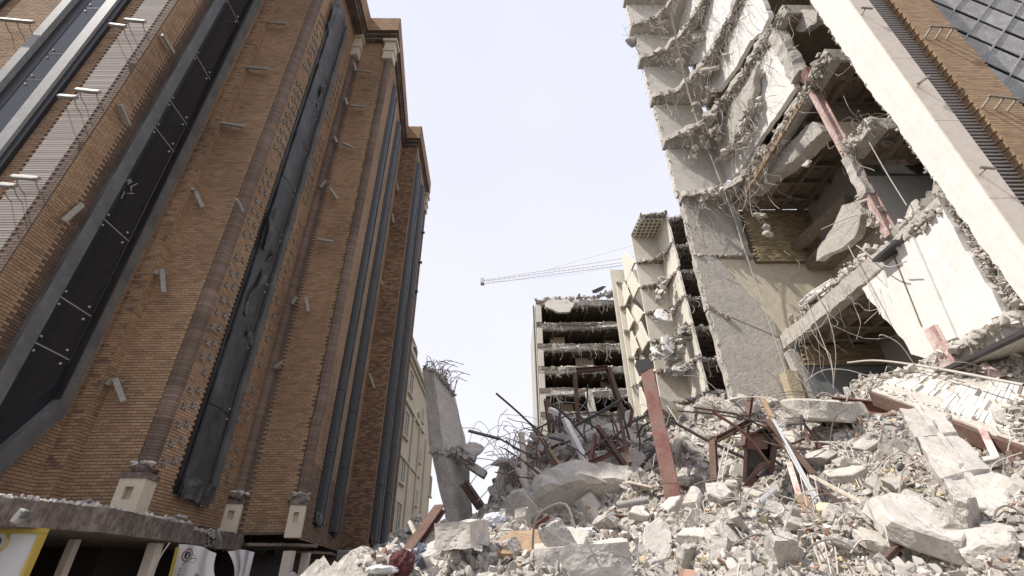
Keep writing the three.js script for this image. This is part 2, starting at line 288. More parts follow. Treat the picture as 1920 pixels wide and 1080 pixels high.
brickwall(FACE.side2, 1.1, 24.8, (s, Y) => Y < 3.2 ? 'dark' : 'tan', (s, Y) => s < 0.2 || (Y > 1.62 && Y < 23.9 && ((s > 1.68 && s < 2.84) || (s > 4.1 && s < 5.72))));
brickwall(FACE.front3, 1.05, 24.8, () => BR() < 0.55 ? 'dark' : 'tan');
brickwall(FACE.side3, 1.05, 24.8, plain, (s, Y) => Y > 1.4 && Y < 23.9 && ((s > 0.19 && s < 1.7) || (s > 2.16 && s < 3.8)));
{ const ms = [], cs = []; let j = 0; for (let Y = 4.24; Y < 24.8; Y += 0.07, j++) { const v = 0.86 + 0.3 * BR(), c = PAL.lilac[j % 3]; ms.push(mat4(V(-10.3, Y, 7.855), new THREE.Quaternion(), new THREE.Vector3(0.69, 0.054, 0.035))); cs.push(c.map((x) => x * v)); } instanced('tile_courses', boxUV(new THREE.BoxGeometry(1, 1, 1)), M.tan, ms, cs, brickBuilding); }
// parapet with overhang
const planC = [[-24, 7.4], [-9.3, 7.4], [-9.3, 10.25], [-8.9, 10.25], [-8.9, 10.55], [-7.05, 10.55], [-7.05, 14.5], [-5.45, 14.5], [-6.25, 21.7], [-5.36, 21.7], [-5.46, 27.1], [-24, 27.1]];
mesh('parapet', prismY(planC, HB, 1.15), M.mortar, brickBuilding);
mesh('cornice_molding', [prismY(planC.map(([x, z]) => [x < -20 ? x : x - 0.09, z < 27 ? z + 0.12 : z - 0.1]), HB - 1.15, 0.16), prismY(planC.map(([x, z]) => [x < -20 ? x : x - 0.17, z < 27 ? z + 0.26 : z - 0.2]), HB - 1.31, 0.2)], M.fascia, brickBuilding);
{
  const P = (a, b) => { const f = { a, b }, dx = b[0] - a[0], dz = b[1] - a[1]; f.L = Math.hypot(dx, dz); f.u = [dx / f.L, dz / f.L]; f.n = [f.u[1], -f.u[0]]; f.q = new THREE.Quaternion().setFromRotationMatrix(new THREE.Matrix4().makeBasis(new THREE.Vector3(f.u[0], 0, -f.u[1]), new THREE.Vector3(0, 1, 0), new THREE.Vector3(f.n[0], 0, -f.n[1]))); return f; };
  for (const i of [5, 6, 7, 8, 9]) brickwall(P(planC[i], planC[i + 1]), HB - 1.13, HB, plain);
}
// the 300 bricks that show largest are parts of their own, the rest one part
{
  const pr = new THREE.Vector3(); camera.updateMatrixWorld(); camera.updateProjectionMatrix();
  const eye = camera.position;
  for (const b of bricks) { pr.copy(b.P).project(camera); const inF = Math.abs(pr.x) < 0.98 && Math.abs(pr.y) < 0.98 && pr.z < 1; const d = b.P.distanceTo(eye); const n = new THREE.Vector3(b.f.n[0], 0, -b.f.n[1]); const cs = Math.abs(n.dot(eye.clone().sub(b.P)) / d); b.k = inF ? cs / (d * d) : 0; }
  bricks.sort((p, q) => q.k - p.k);
  const near = bricks.slice(0, 300), rest = bricks.slice(300);
  const geo = boxUV(new THREE.BoxGeometry(1, 1, 1)), mats = new Map();
  for (const b of near) {
    const key = b.c.map((x) => Math.round(x * 40)).join(); if (!mats.has(key)) mats.set(key, flat(b.c[0], b.c[1], b.c[2], 0.9));
    const m = new THREE.Mesh(geo, mats.get(key)); m.name = 'brick'; b.m.decompose(m.position, m.quaternion, m.scale); m.castShadow = m.receiveShadow = true; brickBuilding.add(m);
  }
  instanced('brickwork', geo, M.tan, rest.map((b) => b.m), rest.map((b) => b.c), brickBuilding);
}
// half-octagon piers of purple brick, course by course
function pier(X, Z, r, Y0, Y1, bent) {
  const geo = boxUV(new THREE.CylinderGeometry(r, r, 0.06, 8).rotateY(Math.PI / 8)), ms = [], cs = [], q = new THREE.Quaternion(), s1 = new THREE.Vector3(1, 1, 1), g = rng(Math.round(X * 100) + 3000);
  for (let Y = Y0; Y < Y1; Y += 0.07) { const k = g(), w = 0.9 + 0.25 * fbm(X, Y * 0.4, Z, 2); const o = bent ? bent(Y) : [0, 0]; ms.push(mat4(V(X + o[0] + (g() - 0.5) * 0.006, Y, Z + o[1]), q, s1)); const pale = X < -7.7 && Y > 3.2 && Y < 7 && fbm(Y * 1.1, 2.2, 5, 2) > 0.05 ? 1.45 : 1; cs.push(PAL.purple[Math.floor(k * 3)].map((x) => x * 1.15 * w * pale)); }
  instanced('pier_courses', geo, M.tan, ms, cs, brickBuilding);
  mesh('pier_core', new THREE.CylinderGeometry(r - 0.012, r - 0.012, Y1 - Y0, 8).rotateY(Math.PI / 8).translate(X, (Y0 + Y1) / 2 + EYE, -Z), M.mortar, brickBuilding);
}
pier(-7.82, 11.08, 0.2, 2.2, 22.9); pier(-7.66, 14.92, 0.21, 2.1, 22.9);
pier(-5.86, 15.06, 0.17, 2.2, 22.9, (Y) => Y > 4.2 && Y < 6 ? [0.05 * Math.sin((Y - 4.2) * 1.74), -0.03] : [0, 0]);
pier(-5.78, 26.8, 0.22, 2.2, 22.9);
for (const [X, Z] of [[-7.8, 11.12], [-7.58, 14.86], [-5.86, 15.06], [-5.78, 26.8]]) mesh('capital', [[0.34, 22.9, 23.5], [0.40, 23.5, 23.65], [0.34, 23.65, 24.3], [0.46, 24.3, 24.5]].map(([h, a, b]) => bx(X - h * 0.8, X + h * 0.8, a, b, Z - h * 0.8, Z + h * 0.8, 0.02)), M.creamWall, brickBuilding);
// pedestals of the piers: cream block with a square niche, dark broken cap
[[-7.82, 11.03, 0.25, 1.22, 2.0, 0.15], [-7.58, 14.82, 0.23, 1.2, 1.98, 0.35], [-5.84, 14.97, 0.21, 1.1, 1.95, 0.3]].forEach(([X, Z, h, a, b, t], i) => {
  const c = V(X, (a + b) / 2, Z), H = b - a, gs = [], put = (g) => { g.rotateY(t).translate(c.x, c.y, c.z); gs.push(g); };
  put(new THREE.BoxGeometry(h * 2, H * 0.42, h * 2).translate(0, -H * 0.29, 0)); put(new THREE.BoxGeometry(h * 2, H * 0.26, h * 2).translate(0, H * 0.37, 0));
  put(new THREE.BoxGeometry(h * 0.62, H * 0.32, h * 2).translate(-h * 0.69, H * 0.08, 0)); put(new THREE.BoxGeometry(h * 0.72, H * 0.32, h * 2).translate(h * 0.64, H * 0.08, 0)); put(new THREE.BoxGeometry(h * 0.68, H * 0.32, h * 1.4).translate(-h * 0.05, H * 0.08, -h * 0.3));
  const p = mesh('pedestal', gs, M.creamWall, brickBuilding);
  mesh('pedestal_cap', [chunkGeo(40 + i, h * 1.35, 0.16, h * 1.35, 6, 0.12).translate(X, b + 0.1 + EYE, -Z), new THREE.BoxGeometry(h * 2.2, 0.12, h * 2.2).rotateY(t).translate(X, b + 0.02 + EYE, -Z)], M.fascia, p);
  const r = rng(60 + i), cr = []; for (let k = 0; k < 22; k++) { const s = rr(r, 0.03, 0.09); cr.push(chunkGeo(k % 5 + 1, s, s * 0.7, s, 6, 0.08, 1).translate(X + rr(r, -h, h) * 1.1, b + 0.22 + rr(r, 0, 0.08) + EYE, -Z + rr(r, -0.1, h * 1.2))); }
  const q = mesh('crumbled_mortar', cr, M.concrete, p); q.userData.kind = 'stuff';
});

// ---- window strips ----
function strip(f, o) { /* frames + panes of one vertical strip */
  const w = new THREE.Group(); w.name = 'window'; brickBuilding.add(w); return w;
}
{ // big slanted-foot window on side0
  const f = FACE.side0, w = strip(f), T = 24.7, pr = (pts, out) => prism(pts, out, (u, v, k) => onFace(f, u, v, k));
  mesh('frame', pr([[0.86, T], [0.86, 0.95], [1.19, 1.5], [1.19, T]], 0.13), M.frameGrey, w);
  mesh('frame', pr([[2.10, T], [2.26, 3.45], [2.60, 3.3], [2.55, T]], 0.15), M.frameGrey, w);
  mesh('sill', pr([[0.86, 0.95], [1.19, 1.5], [2.26, 3.45], [2.60, 3.3], [1.2, 0.72]], 0.2), M.frameGrey, w);
  mesh('reveal', pr([[2.10, T], [2.26, 3.45], [2.30, 3.5], [2.16, T]], 0.17), M.frameBlack, w);
  const Ys = [[427, 7], [359, 95], [311, 182], [282, 232], [187, 407], [102, 552], [47, 635]].map(([x, y]) => pixFace(f, x, y).Y).sort((a, b) => a - b);
  const cuts = [null, ...Ys.filter((y) => y < T - 1), T];
  for (let i = 0; i + 1 < cuts.length; i++) {
    const top = cuts[i + 1] - 0.012, R = (y) => 2.12 + Math.max(0, (10 - y)) * 0.012;
    const pts = i ? [[1.17, cuts[i] + 0.012], [R(cuts[i]), cuts[i] + 0.012], [R(top), top], [1.17, top]] : [[1.17, 1.5], [2.27, 3.46], [R(top), top], [1.17, top]];
    mesh('pane', prism(pts, 0.045, (u, v, k) => onFace(f, u, v, k + 0.003 * (i % 3))), M.glass, w);
    if (i) for (const [s, d] of [[1.3, 0.16], [1.3, -0.16], [2.0, 0.16], [2.0, -0.16]]) { const c = V(...onFace(f, s, cuts[i] + d, 0.06)); mesh('bolt', new THREE.SphereGeometry(0.028, 10, 8).translate(c.x, c.y, c.z), M.bolt, w); }
    if (i) mesh('joint_strip', pr([[1.17, cuts[i] - 0.012], [2.15, cuts[i] - 0.012], [2.15, cuts[i] + 0.012], [1.17, cuts[i] + 0.012]], 0.058), M.framePale, w);
  }
  // broken pane edge and shard cluster
  const sh = []; const rs = rng(5); for (let k = 0; k < 9; k++) { const q = pixFace(f, 232 + rr(rs, -8, 22), 352 + rr(rs, -14, 18), 0.07), c = V(...q.p); sh.push(new THREE.BoxGeometry(rr(rs, 0.01, 0.03), rr(rs, 0.08, 0.26), 0.008).rotateZ(rr(rs, -1, 1)).rotateY(rr(rs, 0, 2)).translate(c.x, c.y, c.z)); }
  mesh('torn_film', sh, M.framePale, w).userData.kind = 'stuff';
}
{ // window on the camera-facing wall, upper left
  const f = FACE.front0, w = strip(f), S = (X) => X + 17.5, B = 6, T = 24.7;
  mesh('frame', fbox(f, S(-12.75), S(-12.49), B, T, 0, 0.2), M.framePale, w); mesh('frame', fbox(f, S(-11.5), S(-11.2), B, T, 0, 0.2), M.framePale, w);
  mesh('reveal', fbox(f, S(-12.49), S(-12.17), B, T, 0, 0.06), M.frameBlack, w); mesh('reveal', fbox(f, S(-11.2), S(-11.03), B, T, 0, 0.12), M.frameBlack, w);
  const Ys = [[149, 19], [79, 105], [38, 154]].map(([x, y]) => pixFace(f, x, y).Y).sort((a, b) => a - b), cuts = [B, Ys[0] - 2.2, ...Ys, Ys[2] + 2.4, Ys[2] + 4.8, T];
  for (let i = 0; i + 1 < cuts.length; i++) {
    mesh('pane', fbox(f, S(-12.17), S(-11.5), cuts[i] + 0.01, cuts[i + 1] - 0.01, 0, 0.05), M.glass, w);
    if (i) { mesh('joint_strip', fbox(f, S(-12.17), S(-11.5), cuts[i] - 0.01, cuts[i] + 0.01, 0, 0.06), M.frameGrey, w); for (const d of [-0.17, 0.17]) { const c = V(...onFace(f, S(-12.05), cuts[i] + d, 0.06)); mesh('bolt', new THREE.SphereGeometry(0.03, 10, 8).translate(c.x, c.y, c.z), M.bolt, w); } }
  }
  const w2 = strip(f); mesh('frame', fbox(f, S(-15.2), S(-14.75), B, T, 0, 0.2), M.framePale, w2); mesh('reveal', fbox(f, S(-14.75), S(-14.55), B, T, 0, 0.12), M.frameBlack, w2);
}
{ // battered dark strip on side1
  const f = FACE.side1, w = strip(f), B = 1.85, T = 23.3, r = rng(17);
  mesh('frame', fbox(f, 1.04, 1.2, B, T, 0, 0.05), M.frameBlack, w); mesh('frame', fbox(f, 2.38, 2.62, B, T, 0, 0.16), M.frameGrey, w); mesh('frame', fbox(f, 2.2, 2.38, B, T, 0, 0.07), M.frameBlack, w);
  let Y = B, k = 0; while (Y < T - 0.5) {
    const h = Math.min(rr(r, 1.9, 2.3), T - Y), tilt = (r() - 0.5) * 0.02;
    const g = new THREE.BoxGeometry(1.02, h - 0.015, 0.05, 5, 8, 1), p = g.attributes.position; for (let i = 0; i < p.count; i++) p.setZ(i, p.getZ(i) + 0.035 * fbm(p.getX(i) * 2.2 + k * 9, p.getY(i) * 1.1, 4, 3) + 0.07 * (1 - (p.getX(i) / 0.51) ** 2));
    g.rotateX(tilt).applyQuaternion(f.q); const c = V(...onFace(f, 1.7, Y + h / 2, 0.09)); g.translate(c.x, c.y, c.z); mesh('pane', g, M.metalSheet, w);
    for (const d of [-0.14, 0.14]) { const b = V(...onFace(f, 2.12, Y + d, 0.15)); mesh('bolt', new THREE.SphereGeometry(0.022, 8, 6).translate(b.x, b.y, b.z), M.bolt, w); }
    Y += h; k++;
  }
  const torn = (px, py, L, W, a, seed) => { const q = pixFace(f, px, py, 0.2), g = new THREE.PlaneGeometry(W, L, 3, 8), p = g.attributes.position; for (let i = 0; i < p.count; i++) { const x = p.getX(i), y = p.getY(i); p.setXYZ(i, x * (1 - 0.7 * Math.abs(y / L)) + 0.05 * noise3(y * 4, seed, 1), y, 0.12 * fbm(x * 5, y * 2.5 + seed, 2, 3) + 0.3 * Math.max(0, y / L) ** 2); } g.rotateZ(a).applyQuaternion(f.q).translate(q.p[0], q.p[1] + EYE, -q.p[2]); const m = mesh('torn_cladding', g, M.frameGrey, w); m.material = M.metalSheet; };
  torn(505, 430, 1.5, 0.34, 0.1, 1); torn(497, 505, 1.7, 0.36, -0.2, 2); torn(600, 180, 1.3, 0.3, 0.1, 3); torn(625, 30, 2.2, 0.5, 0, 4); torn(468, 632, 0.5, 0.3, 1.2, 5); torn(470, 560, 1.1, 0.22, -0.05, 6);
  const gf = new THREE.PlaneGeometry(1.35, 0.5, 12, 5), pp = gf.attributes.position; for (let i = 0; i < pp.count; i++) pp.setXYZ(i, pp.getX(i), pp.getY(i) + 0.06 * noise3(pp.getX(i) * 5, 1, 1), 0.14 + 0.12 * fbm(pp.getX(i) * 4, pp.getY(i) * 4, 8, 3)); const c = V(...onFace(f, 1.75, 1.98, 0.06)); gf.applyQuaternion(f.q).translate(c.x, c.y, c.z); mesh('crumpled_foot', gf, M.metalSheet, w);
}
function slimStrip(f, s0, s1, B, T) {
  const w = strip(f), m = (s0 + s1) / 2, W = s1 - s0; mesh('frame', fbox(f, s0, s0 + W * 0.1, B, T, 0, 0.05), M.frameBlack, w); mesh('frame', fbox(f, s1 - W * 0.1, s1, B, T, 0, 0.14), M.frameGrey, w); mesh('reveal', fbox(f, s1 - W * 0.32, s1 - W * 0.1, B, T, 0, 0.05), M.frameBlack, w);
  let Y = B; const r = rng(Math.round(s0 * 97) + 5); while (Y < T - 0.4) { const h = Math.min(2.2, T - Y), g = new THREE.CylinderGeometry(W * 0.30, W * 0.30, h - 0.02, 12, 1, false, 0, Math.PI * 2); g.scale(1, 1, 0.45).rotateX((r() - 0.5) * 0.006).applyQuaternion(f.q); const c = V(...onFace(f, s0 + W * 0.4, Y + h / 2, 0.02)); g.translate(c.x, c.y, c.z); mesh('pane', g, M.slimGlass ||= flat(0.028, 0.028, 0.03, 0.6), w); Y += h; }
  const gf = chunkGeo(Math.round(s0 * 10), W * 0.4, 0.3, 0.1, 5, 0.15, 2).applyQuaternion(f.q); const c = V(...onFace(f, m, B + 0.15, 0.06)); mesh('crumpled_foot', gf.translate(c.x, c.y, c.z), M.metalSheet, w);
}
slimStrip(FACE.side2, 1.7, 2.82, 1.65, 23.7); slimStrip(FACE.side2, 4.12, 5.7, 1.6, 23.7); slimStrip(FACE.side3, 0.2, 1.68, 1.5, 23.7); slimStrip(FACE.side3, 2.18, 3.78, 1.45, 23.7);

// cross-shaped vent blocks beside the battered strip
{
  const g1 = mergeGeometries([0.78, -0.78].map((a) => new THREE.BoxGeometry(0.2, 0.055, 0.05).rotateZ(a))), geo = boxUV(g1), r = rng(23), vm = surf({ c: [0.20, 0.185, 0.17], c2: [0.30, 0.28, 0.25], m: 0.3, patch: 0.3, grain: 0.3, bump: 0, seed: 181 });
  const add = (s, Y) => { if (r() < 0.06) return; const m = new THREE.Mesh(geo, vm); m.name = 'vent_block'; m.position.copy(V(...onFace(FACE.side1, s + (r() - 0.5) * 0.04, Y + (r() - 0.5) * 0.05, 0.035))); m.quaternion.copy(FACE.side1.q); m.rotateZ((r() - 0.5) * 0.3); m.castShadow = m.receiveShadow = true; brickBuilding.add(m); };
  for (const [y0, n] of [[2.4, 13], [8.1, 9], [12.6, 9], [17.2, 9]]) for (let j = 0; j < n; j++) { for (const s of y0 > 12 ? [0.42, 0.63, 0.84] : [0.42, 0.74]) add(s, y0 + j * 0.43 + (s > 0.6 ? 0.12 : 0)); for (const s of y0 > 12 ? [2.8, 3.08, 3.36] : [2.85, 3.25]) add(s, y0 + j * 0.43 + (s > 3 ? 0.12 : 0)); }
}

// ---- broken lamps on the walls: a bar between two picture points on a wall, standing off it ----
function wallLamp(f, x0, y0, x1, y1, label, group, out = 0.3, br = 2) {
  const A = V(...pixFace(f, x0, y0, out).p), B = V(...pixFace(f, x1, y1, out).p), C = A.clone().add(B).multiplyScalar(0.5);
  const o = thing('bar_lamp', label, 'lamp', group, C), sub = (g) => g.translate(-C.x, -C.y, -C.z);
  const tip = B.clone().sub(A).normalize();
  mesh('housing', sub(bar(A, B, 0.085, 0.12, 0.3, 0.02)), M.lampBody, o);
  mesh('diffuser', sub(bar(A.clone().addScaledVector(tip, 0.06).add(new THREE.Vector3(f.n[0] * 0.03, -0.055, -f.n[1] * 0.03)), B.clone().addScaledVector(tip, -0.06).add(new THREE.Vector3(f.n[0] * 0.03, -0.055, -f.n[1] * 0.03)), 0.06, 0.03, 0.3, 0.01)), M.framePale, o);
  const n = new THREE.Vector3(f.n[0], 0, -f.n[1]);
  for (let k = 0; k < br; k++) { const t = br === 1 ? 0.12 : 0.15 + 0.7 * k / (br - 1), p = A.clone().lerp(B, t), foot = p.clone().addScaledVector(n, -out).add(new THREE.Vector3(0, br === 1 ? 0.12 : -0.18, 0)); mesh('bracket', sub(tubePts([p, p.clone().lerp(foot, 0.5).add(new THREE.Vector3(0, -0.05, 0)), foot], 0.012, 6, 5)), M.lampBody, o); }
  return o;
}
{
  const F = FACE, g0 = 'twin lamps on the pale tiled strip', g1 = 'bent lamps on the brick building';
  ;[[206, 46, 236, 50], [234, 37, 273, 41], [110, 180, 144, 183], [142, 168, 187, 173], [0, 346, 30, 349], [22, 331, 73, 335]].forEach(([x0, y0, x1, y1], i, l) => wallLamp(F.front0, x0, y0, x1, y1, 'pale bar lamp on thin brackets over the lilac tiled strip, ' + ordinal(l, i), g0, 0.34));
  wallLamp(F.front0, 0, 36, 63, 42, 'long pale bar lamp on three brackets, upper left brick wall', null, 0.34, 3);
  ;[[304, 65, 326, 100], [226, 196, 243, 236]].forEach(([x0, y0, x1, y1], i, l) => wallLamp(F.side0, x0, y0, x1, y1, 'tilted lamp bar left of the broad black window strip, ' + ordinal(l, i), 'tilted lamps left of the black window', 0.16, 1));
  wallLamp(F.side0, 118, 415, 154, 383, 'perforated lamp bar nearest the broken black window pane', null, 0.12, 1);
  ;[[502, 42, 538, 45], [458, 126, 503, 130], [412, 230, 460, 238], [367, 360, 380, 390], [304, 505, 307, 550], [216, 710, 232, 754]].forEach(([x0, y0, x1, y1], i, l) => wallLamp(F.front1, x0, y0, x1, y1, 'bent lamp bar on the brick bay left of the purple pier, ' + ordinal(l, i), 'bent lamps left of the purple pier', 0.25, 1));
  ;[[350, 350, 366, 357], [408, 226, 418, 236], [285, 503, 299, 515], [200, 722, 212, 710]].forEach(([x0, y0, x1, y1], i, l) => wallLamp(F.front1, x0, y0, x1, y1, 'short lamp stub in the corner of the brick bay, ' + ordinal(l, i), 'lamp stubs in the brick corner', 0.2, 1));
  wallLamp(F.side1, 443, 373, 455, 398, 'thin broken lamp hanging beside the cross-shaped vent blocks', null, 0.3, 1);
  ;[[673, 133, 696, 135], [657, 198, 683, 200], [642, 268, 662, 277], [618, 352, 633, 374], [594, 448, 624, 453], [573, 557, 578, 585], [515, 690, 530, 678], [600, 352, 611, 338], [553, 440, 563, 424], [520, 553, 533, 536], [547, 570, 555, 556], [580, 312, 592, 330]].forEach(([x0, y0, x1, y1], i, l) => wallLamp(F.front2, x0, y0, x1, y1, 'small lamp bar on the narrow brick bay between two piers, ' + ordinal(l, i), 'lamps on the narrow brick bay', 0.3, 1));
  ;[[664, 118, 667, 133], [648, 184, 651, 197], [627, 256, 632, 267], [632, 155, 637, 175]].forEach(([x0, y0, x1, y1], i, l) => wallLamp(F.front2, x0, y0, x1, y1, 'thin lamp stub in the shaded corner near the parapet, ' + ordinal(l, i), 'lamp stubs near the parapet', 0.3, 1));
  ;[[709, 509, 717, 535], [692, 700, 702, 728], [744, 343, 746, 358], [735, 400, 738, 418]].forEach(([x0, y0, x1, y1], i, l) => wallLamp(F.front3, x0, y0, x1, y1, 'slim lamp bar on the dark farther brick bay, ' + ordinal(l, i), 'lamps on the farther brick bay', 0.3, 1));
}
// small floodlights along the far corner
;[[792, 436], [787, 492], [779, 546], [765, 614], [757, 664], [746, 753], [741, 835]].forEach(([x, y], i, l) => { const p = atZ(x, y, 26.6), c = V(...p), o = thing('spotlight', 'tiny spotlight on the far edge of the brick building, ' + ordinal(l, i), 'spotlight', 'spotlights on the far corner', c); mesh('housing', new THREE.CylinderGeometry(0.07, 0.1, 0.2, 10).rotateZ(1.4).translate(0.05, 0, 0), M.frameGrey, o); mesh('bracket', bevelBox(0.25, 0.04, 0.04).translate(-0.12, 0, 0), M.frameGrey, o); });

// ---- canopy, ground floor ----
{
  const path = [[-8.1, 5.2], [-7.62, 7.9], [-6.98, 9.35], [-7.08, 12.3]], Y0 = 0.82, Y1 = 1.2;
  const seg = (a, b, name, y0, y1, t, mat, jg) => { const L = Math.hypot(b[0] - a[0], b[1] - a[1]), u = [(b[0] - a[0]) / L, (b[1] - a[1]) / L]; const pts = jag([[0, y0], [L, y0], [L, y1], [0, y1]], jg, 0.12, Math.round(L * 100), [2]); return mesh(name, prism(pts, t, (s, v, w) => [a[0] + u[0] * s - u[1] * w, v, a[1] + u[1] * s + u[0] * w]), mat, brickBuilding); };
  for (let i = 0; i + 1 < path.length; i++) seg(path[i], path[i + 1], 'fascia_panel', Y0, Y1, 0.12, M.fascia, 0.015);
  seg([-7.1, 12.34], [-7.12, 12.95], 'fascia_panel', Y0, Y1 - 0.1, 0.12, M.fascia, 0.04); seg([-7.1, 13.6], [-7.0, 14.6], 'fascia_panel', Y0 - 0.03, Y1 - 0.04, 0.12, M.fascia, 0.04);
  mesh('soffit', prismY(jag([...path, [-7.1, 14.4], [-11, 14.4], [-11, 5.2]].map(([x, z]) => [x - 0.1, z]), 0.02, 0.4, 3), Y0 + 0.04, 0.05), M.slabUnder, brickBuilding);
  mesh('canopy_slab', prismY([...path, [-7.1, 12.9], [-11, 12.9], [-11, 5.2]].map(([x, z]) => [x - 0.12, z]), Y1 - 0.03, 0.1), M.concreteDark, brickBuilding);
  const r = rng(77), ms = [], cs = [], geo = boxUV(chunkGeo(3, 1, 1, 1, 7, 0.08, 2));
  for (let k = 0; k < 520; k++) { const t = r() * 3, i = Math.min(2, Math.floor(t)), u = t - i, a = path[i], b = path[i + 1], X = a[0] + (b[0] - a[0]) * u - 0.05 - r() * r() * 0.5, Z = a[1] + (b[1] - a[1]) * u, s = rr(r, 0.012, 0.045), v = rr(r, 0.75, 1.15); ms.push(mat4(V(X, Y1 + s * 0.4, Z), randQ(r), new THREE.Vector3(s * rr(r, 1, 2), s, s))); cs.push([0.5 * v, 0.47 * v, 0.43 * v]); }
  for (let k = 0; k < 160; k++) { const Z = rr(r, 12.2, 15), s = rr(r, 0.02, 0.07), v = rr(r, 0.75, 1.15); ms.push(mat4(V(-7.25 - r() * 0.3, rr(r, 0.86, 1.2), Z), randQ(r), new THREE.Vector3(s * 1.6, s, s))); cs.push([0.44 * v, 0.40 * v, 0.36 * v]); }
  instanced('ledge_debris', geo, M.tan, ms, cs, brickBuilding);
  for (const [x0, y0, x1, y1] of [[98, 940, 125, 948], [130, 948, 172, 939], [405, 994, 412, 1015], [300, 973, 325, 978], [330, 968, 350, 972]]) { const Z = 9.6 + (x0 > 200 ? 2.6 : 0), p = atY(x0, y0, 1.26); item('loose_plank', bar(atZ(x0, y0, Math.min(13, p[2])), atZ(x1, y1, Math.min(13, p[2]) + 0.15), 0.1, 0.035, 0.4, 0.006), M.framePale, 'thin pale slat lying on the canopy ledge', 'slat', 'slats lying on the canopy ledge'); }
  // flood lamp that hangs in front of the fascia
  const o = thing('canopy_lamp', 'grey lamp hanging on a thin wire in front of the dark fascia', 'lamp', null, atX(37, 968, -7.0)); mesh('housing', bevelBox(0.1, 0.2, 0.1, 0.02).rotateZ(-0.35), M.framePale, o); mesh('head', bevelBox(0.06, 0.09, 0.12, 0.015).translate(0.07, 0.02, 0), M.frameGrey, o); mesh('wire', tubePts([new THREE.Vector3(0.03, 0.09, 0), new THREE.Vector3(0.05, 0.25, -0.02)], 0.006, 2), M.darkSteel, o);
  // recessed ground floor
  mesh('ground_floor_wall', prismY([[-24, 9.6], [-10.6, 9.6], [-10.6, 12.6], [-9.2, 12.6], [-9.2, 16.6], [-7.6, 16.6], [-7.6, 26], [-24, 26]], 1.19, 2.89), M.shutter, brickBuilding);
  for (const [px, py, Z, w] of [[142, 1010, 10.4, 0.15], [284, 1045, 11.6, 0.22], [540, 1050, 15.2, 0.26], [572, 1050, 16.2, 0.22], [700, 1050, 24, 0.5]]) { const p = atZ(px, py, Z); mesh('column', bx(p[0] - w / 2, p[0] + w / 2, -1.7, px > 600 ? 1.0 : 0.8, Z - w / 2, Z + w / 2, 0.015), M.beigeStone, brickBuilding); }
  // torn underside: hanging laths and cables
  for (let k = 0; k < 26; k++) { const x = rr(r, 440, 720), Z = 14.6 + (x - 440) / 280 * 9, a = atZ(x, rr(r, 1000, 1024), Z), b = [a[0] + rr(r, -0.5, 0.7), a[1] - rr(r, 0.1, 0.6), a[2] + rr(r, -0.4, 0.4)]; mesh('hanging_lath', k % 2 ? bar(a, b, 0.03, 0.05) : tubePts([a, [(a[0] + b[0]) / 2, Math.min(a[1], b[1]) - 0.12, (a[2] + b[2]) / 2], b], 0.012, 8), k % 3 ? M.frameGrey : M.wood, brickBuilding); }
  mesh('torn_soffit', [plateGeo(4, 2.6, 2.2, 0.06).translate(-6.8, 0.95 + EYE, -15.9), plateGeo(5, 2.2, 5, 0.06).translate(-6.9, 0.9 + EYE, -19.5)], M.slabUnder, brickBuilding);
  const roll = atZ(640, 1046, 20); mesh('shutter_box', bx(roll[0] - 0.2, roll[0] + 1.4, roll[1] - 0.12, roll[1] + 0.25, 20, 20.5, 0.04), M.framePale, brickBuilding);
}
// ---- shop signs and banners ----
{
  const o = thing('shop_sign', 'white shop sign board with gold frame and a gold ring emblem', 'sign', null, [-8.55, 0, 8.6]), d = (X0, X1, Y0, Y1, z, t) => new THREE.BoxGeometry(X1 - X0, Y1 - Y0, t).translate((X0 + X1) / 2, (Y0 + Y1) / 2, z);
  const p = atZ(90, 991, 8.6), R = p[0] + 8.55, T = p[1];
  mesh('board', d(-1.6, R - 0.05, -1.6, T - 0.06, 0, 0.05), M.white, o); mesh('gold_frame', [d(-1.6, R, T - 0.07, T, 0.02, 0.12)], M.gold, o); mesh('gold_frame', [d(R - 0.05, R, -1.6, T - 0.075, 0.02, 0.12)], M.gold, o);
  const c = atZ(-6, 1017, 8.55); mesh('ring_emblem', new THREE.TorusGeometry(0.15, 0.018, 10, 40).translate(c[0] + 8.55, c[1], 0.05), M.gold, o); mesh('emblem_disc', new THREE.CylinderGeometry(0.14, 0.14, 0.03, 32).rotateX(Math.PI / 2).translate(c[0] + 8.55, c[1], 0.04), flat(0.55, 0.62, 0.66, 0.4), o); mesh('emblem_dot', new THREE.TorusGeometry(0.06, 0.012, 8, 24).translate(c[0] + 8.55, c[1], 0.06), M.rust, o);
}
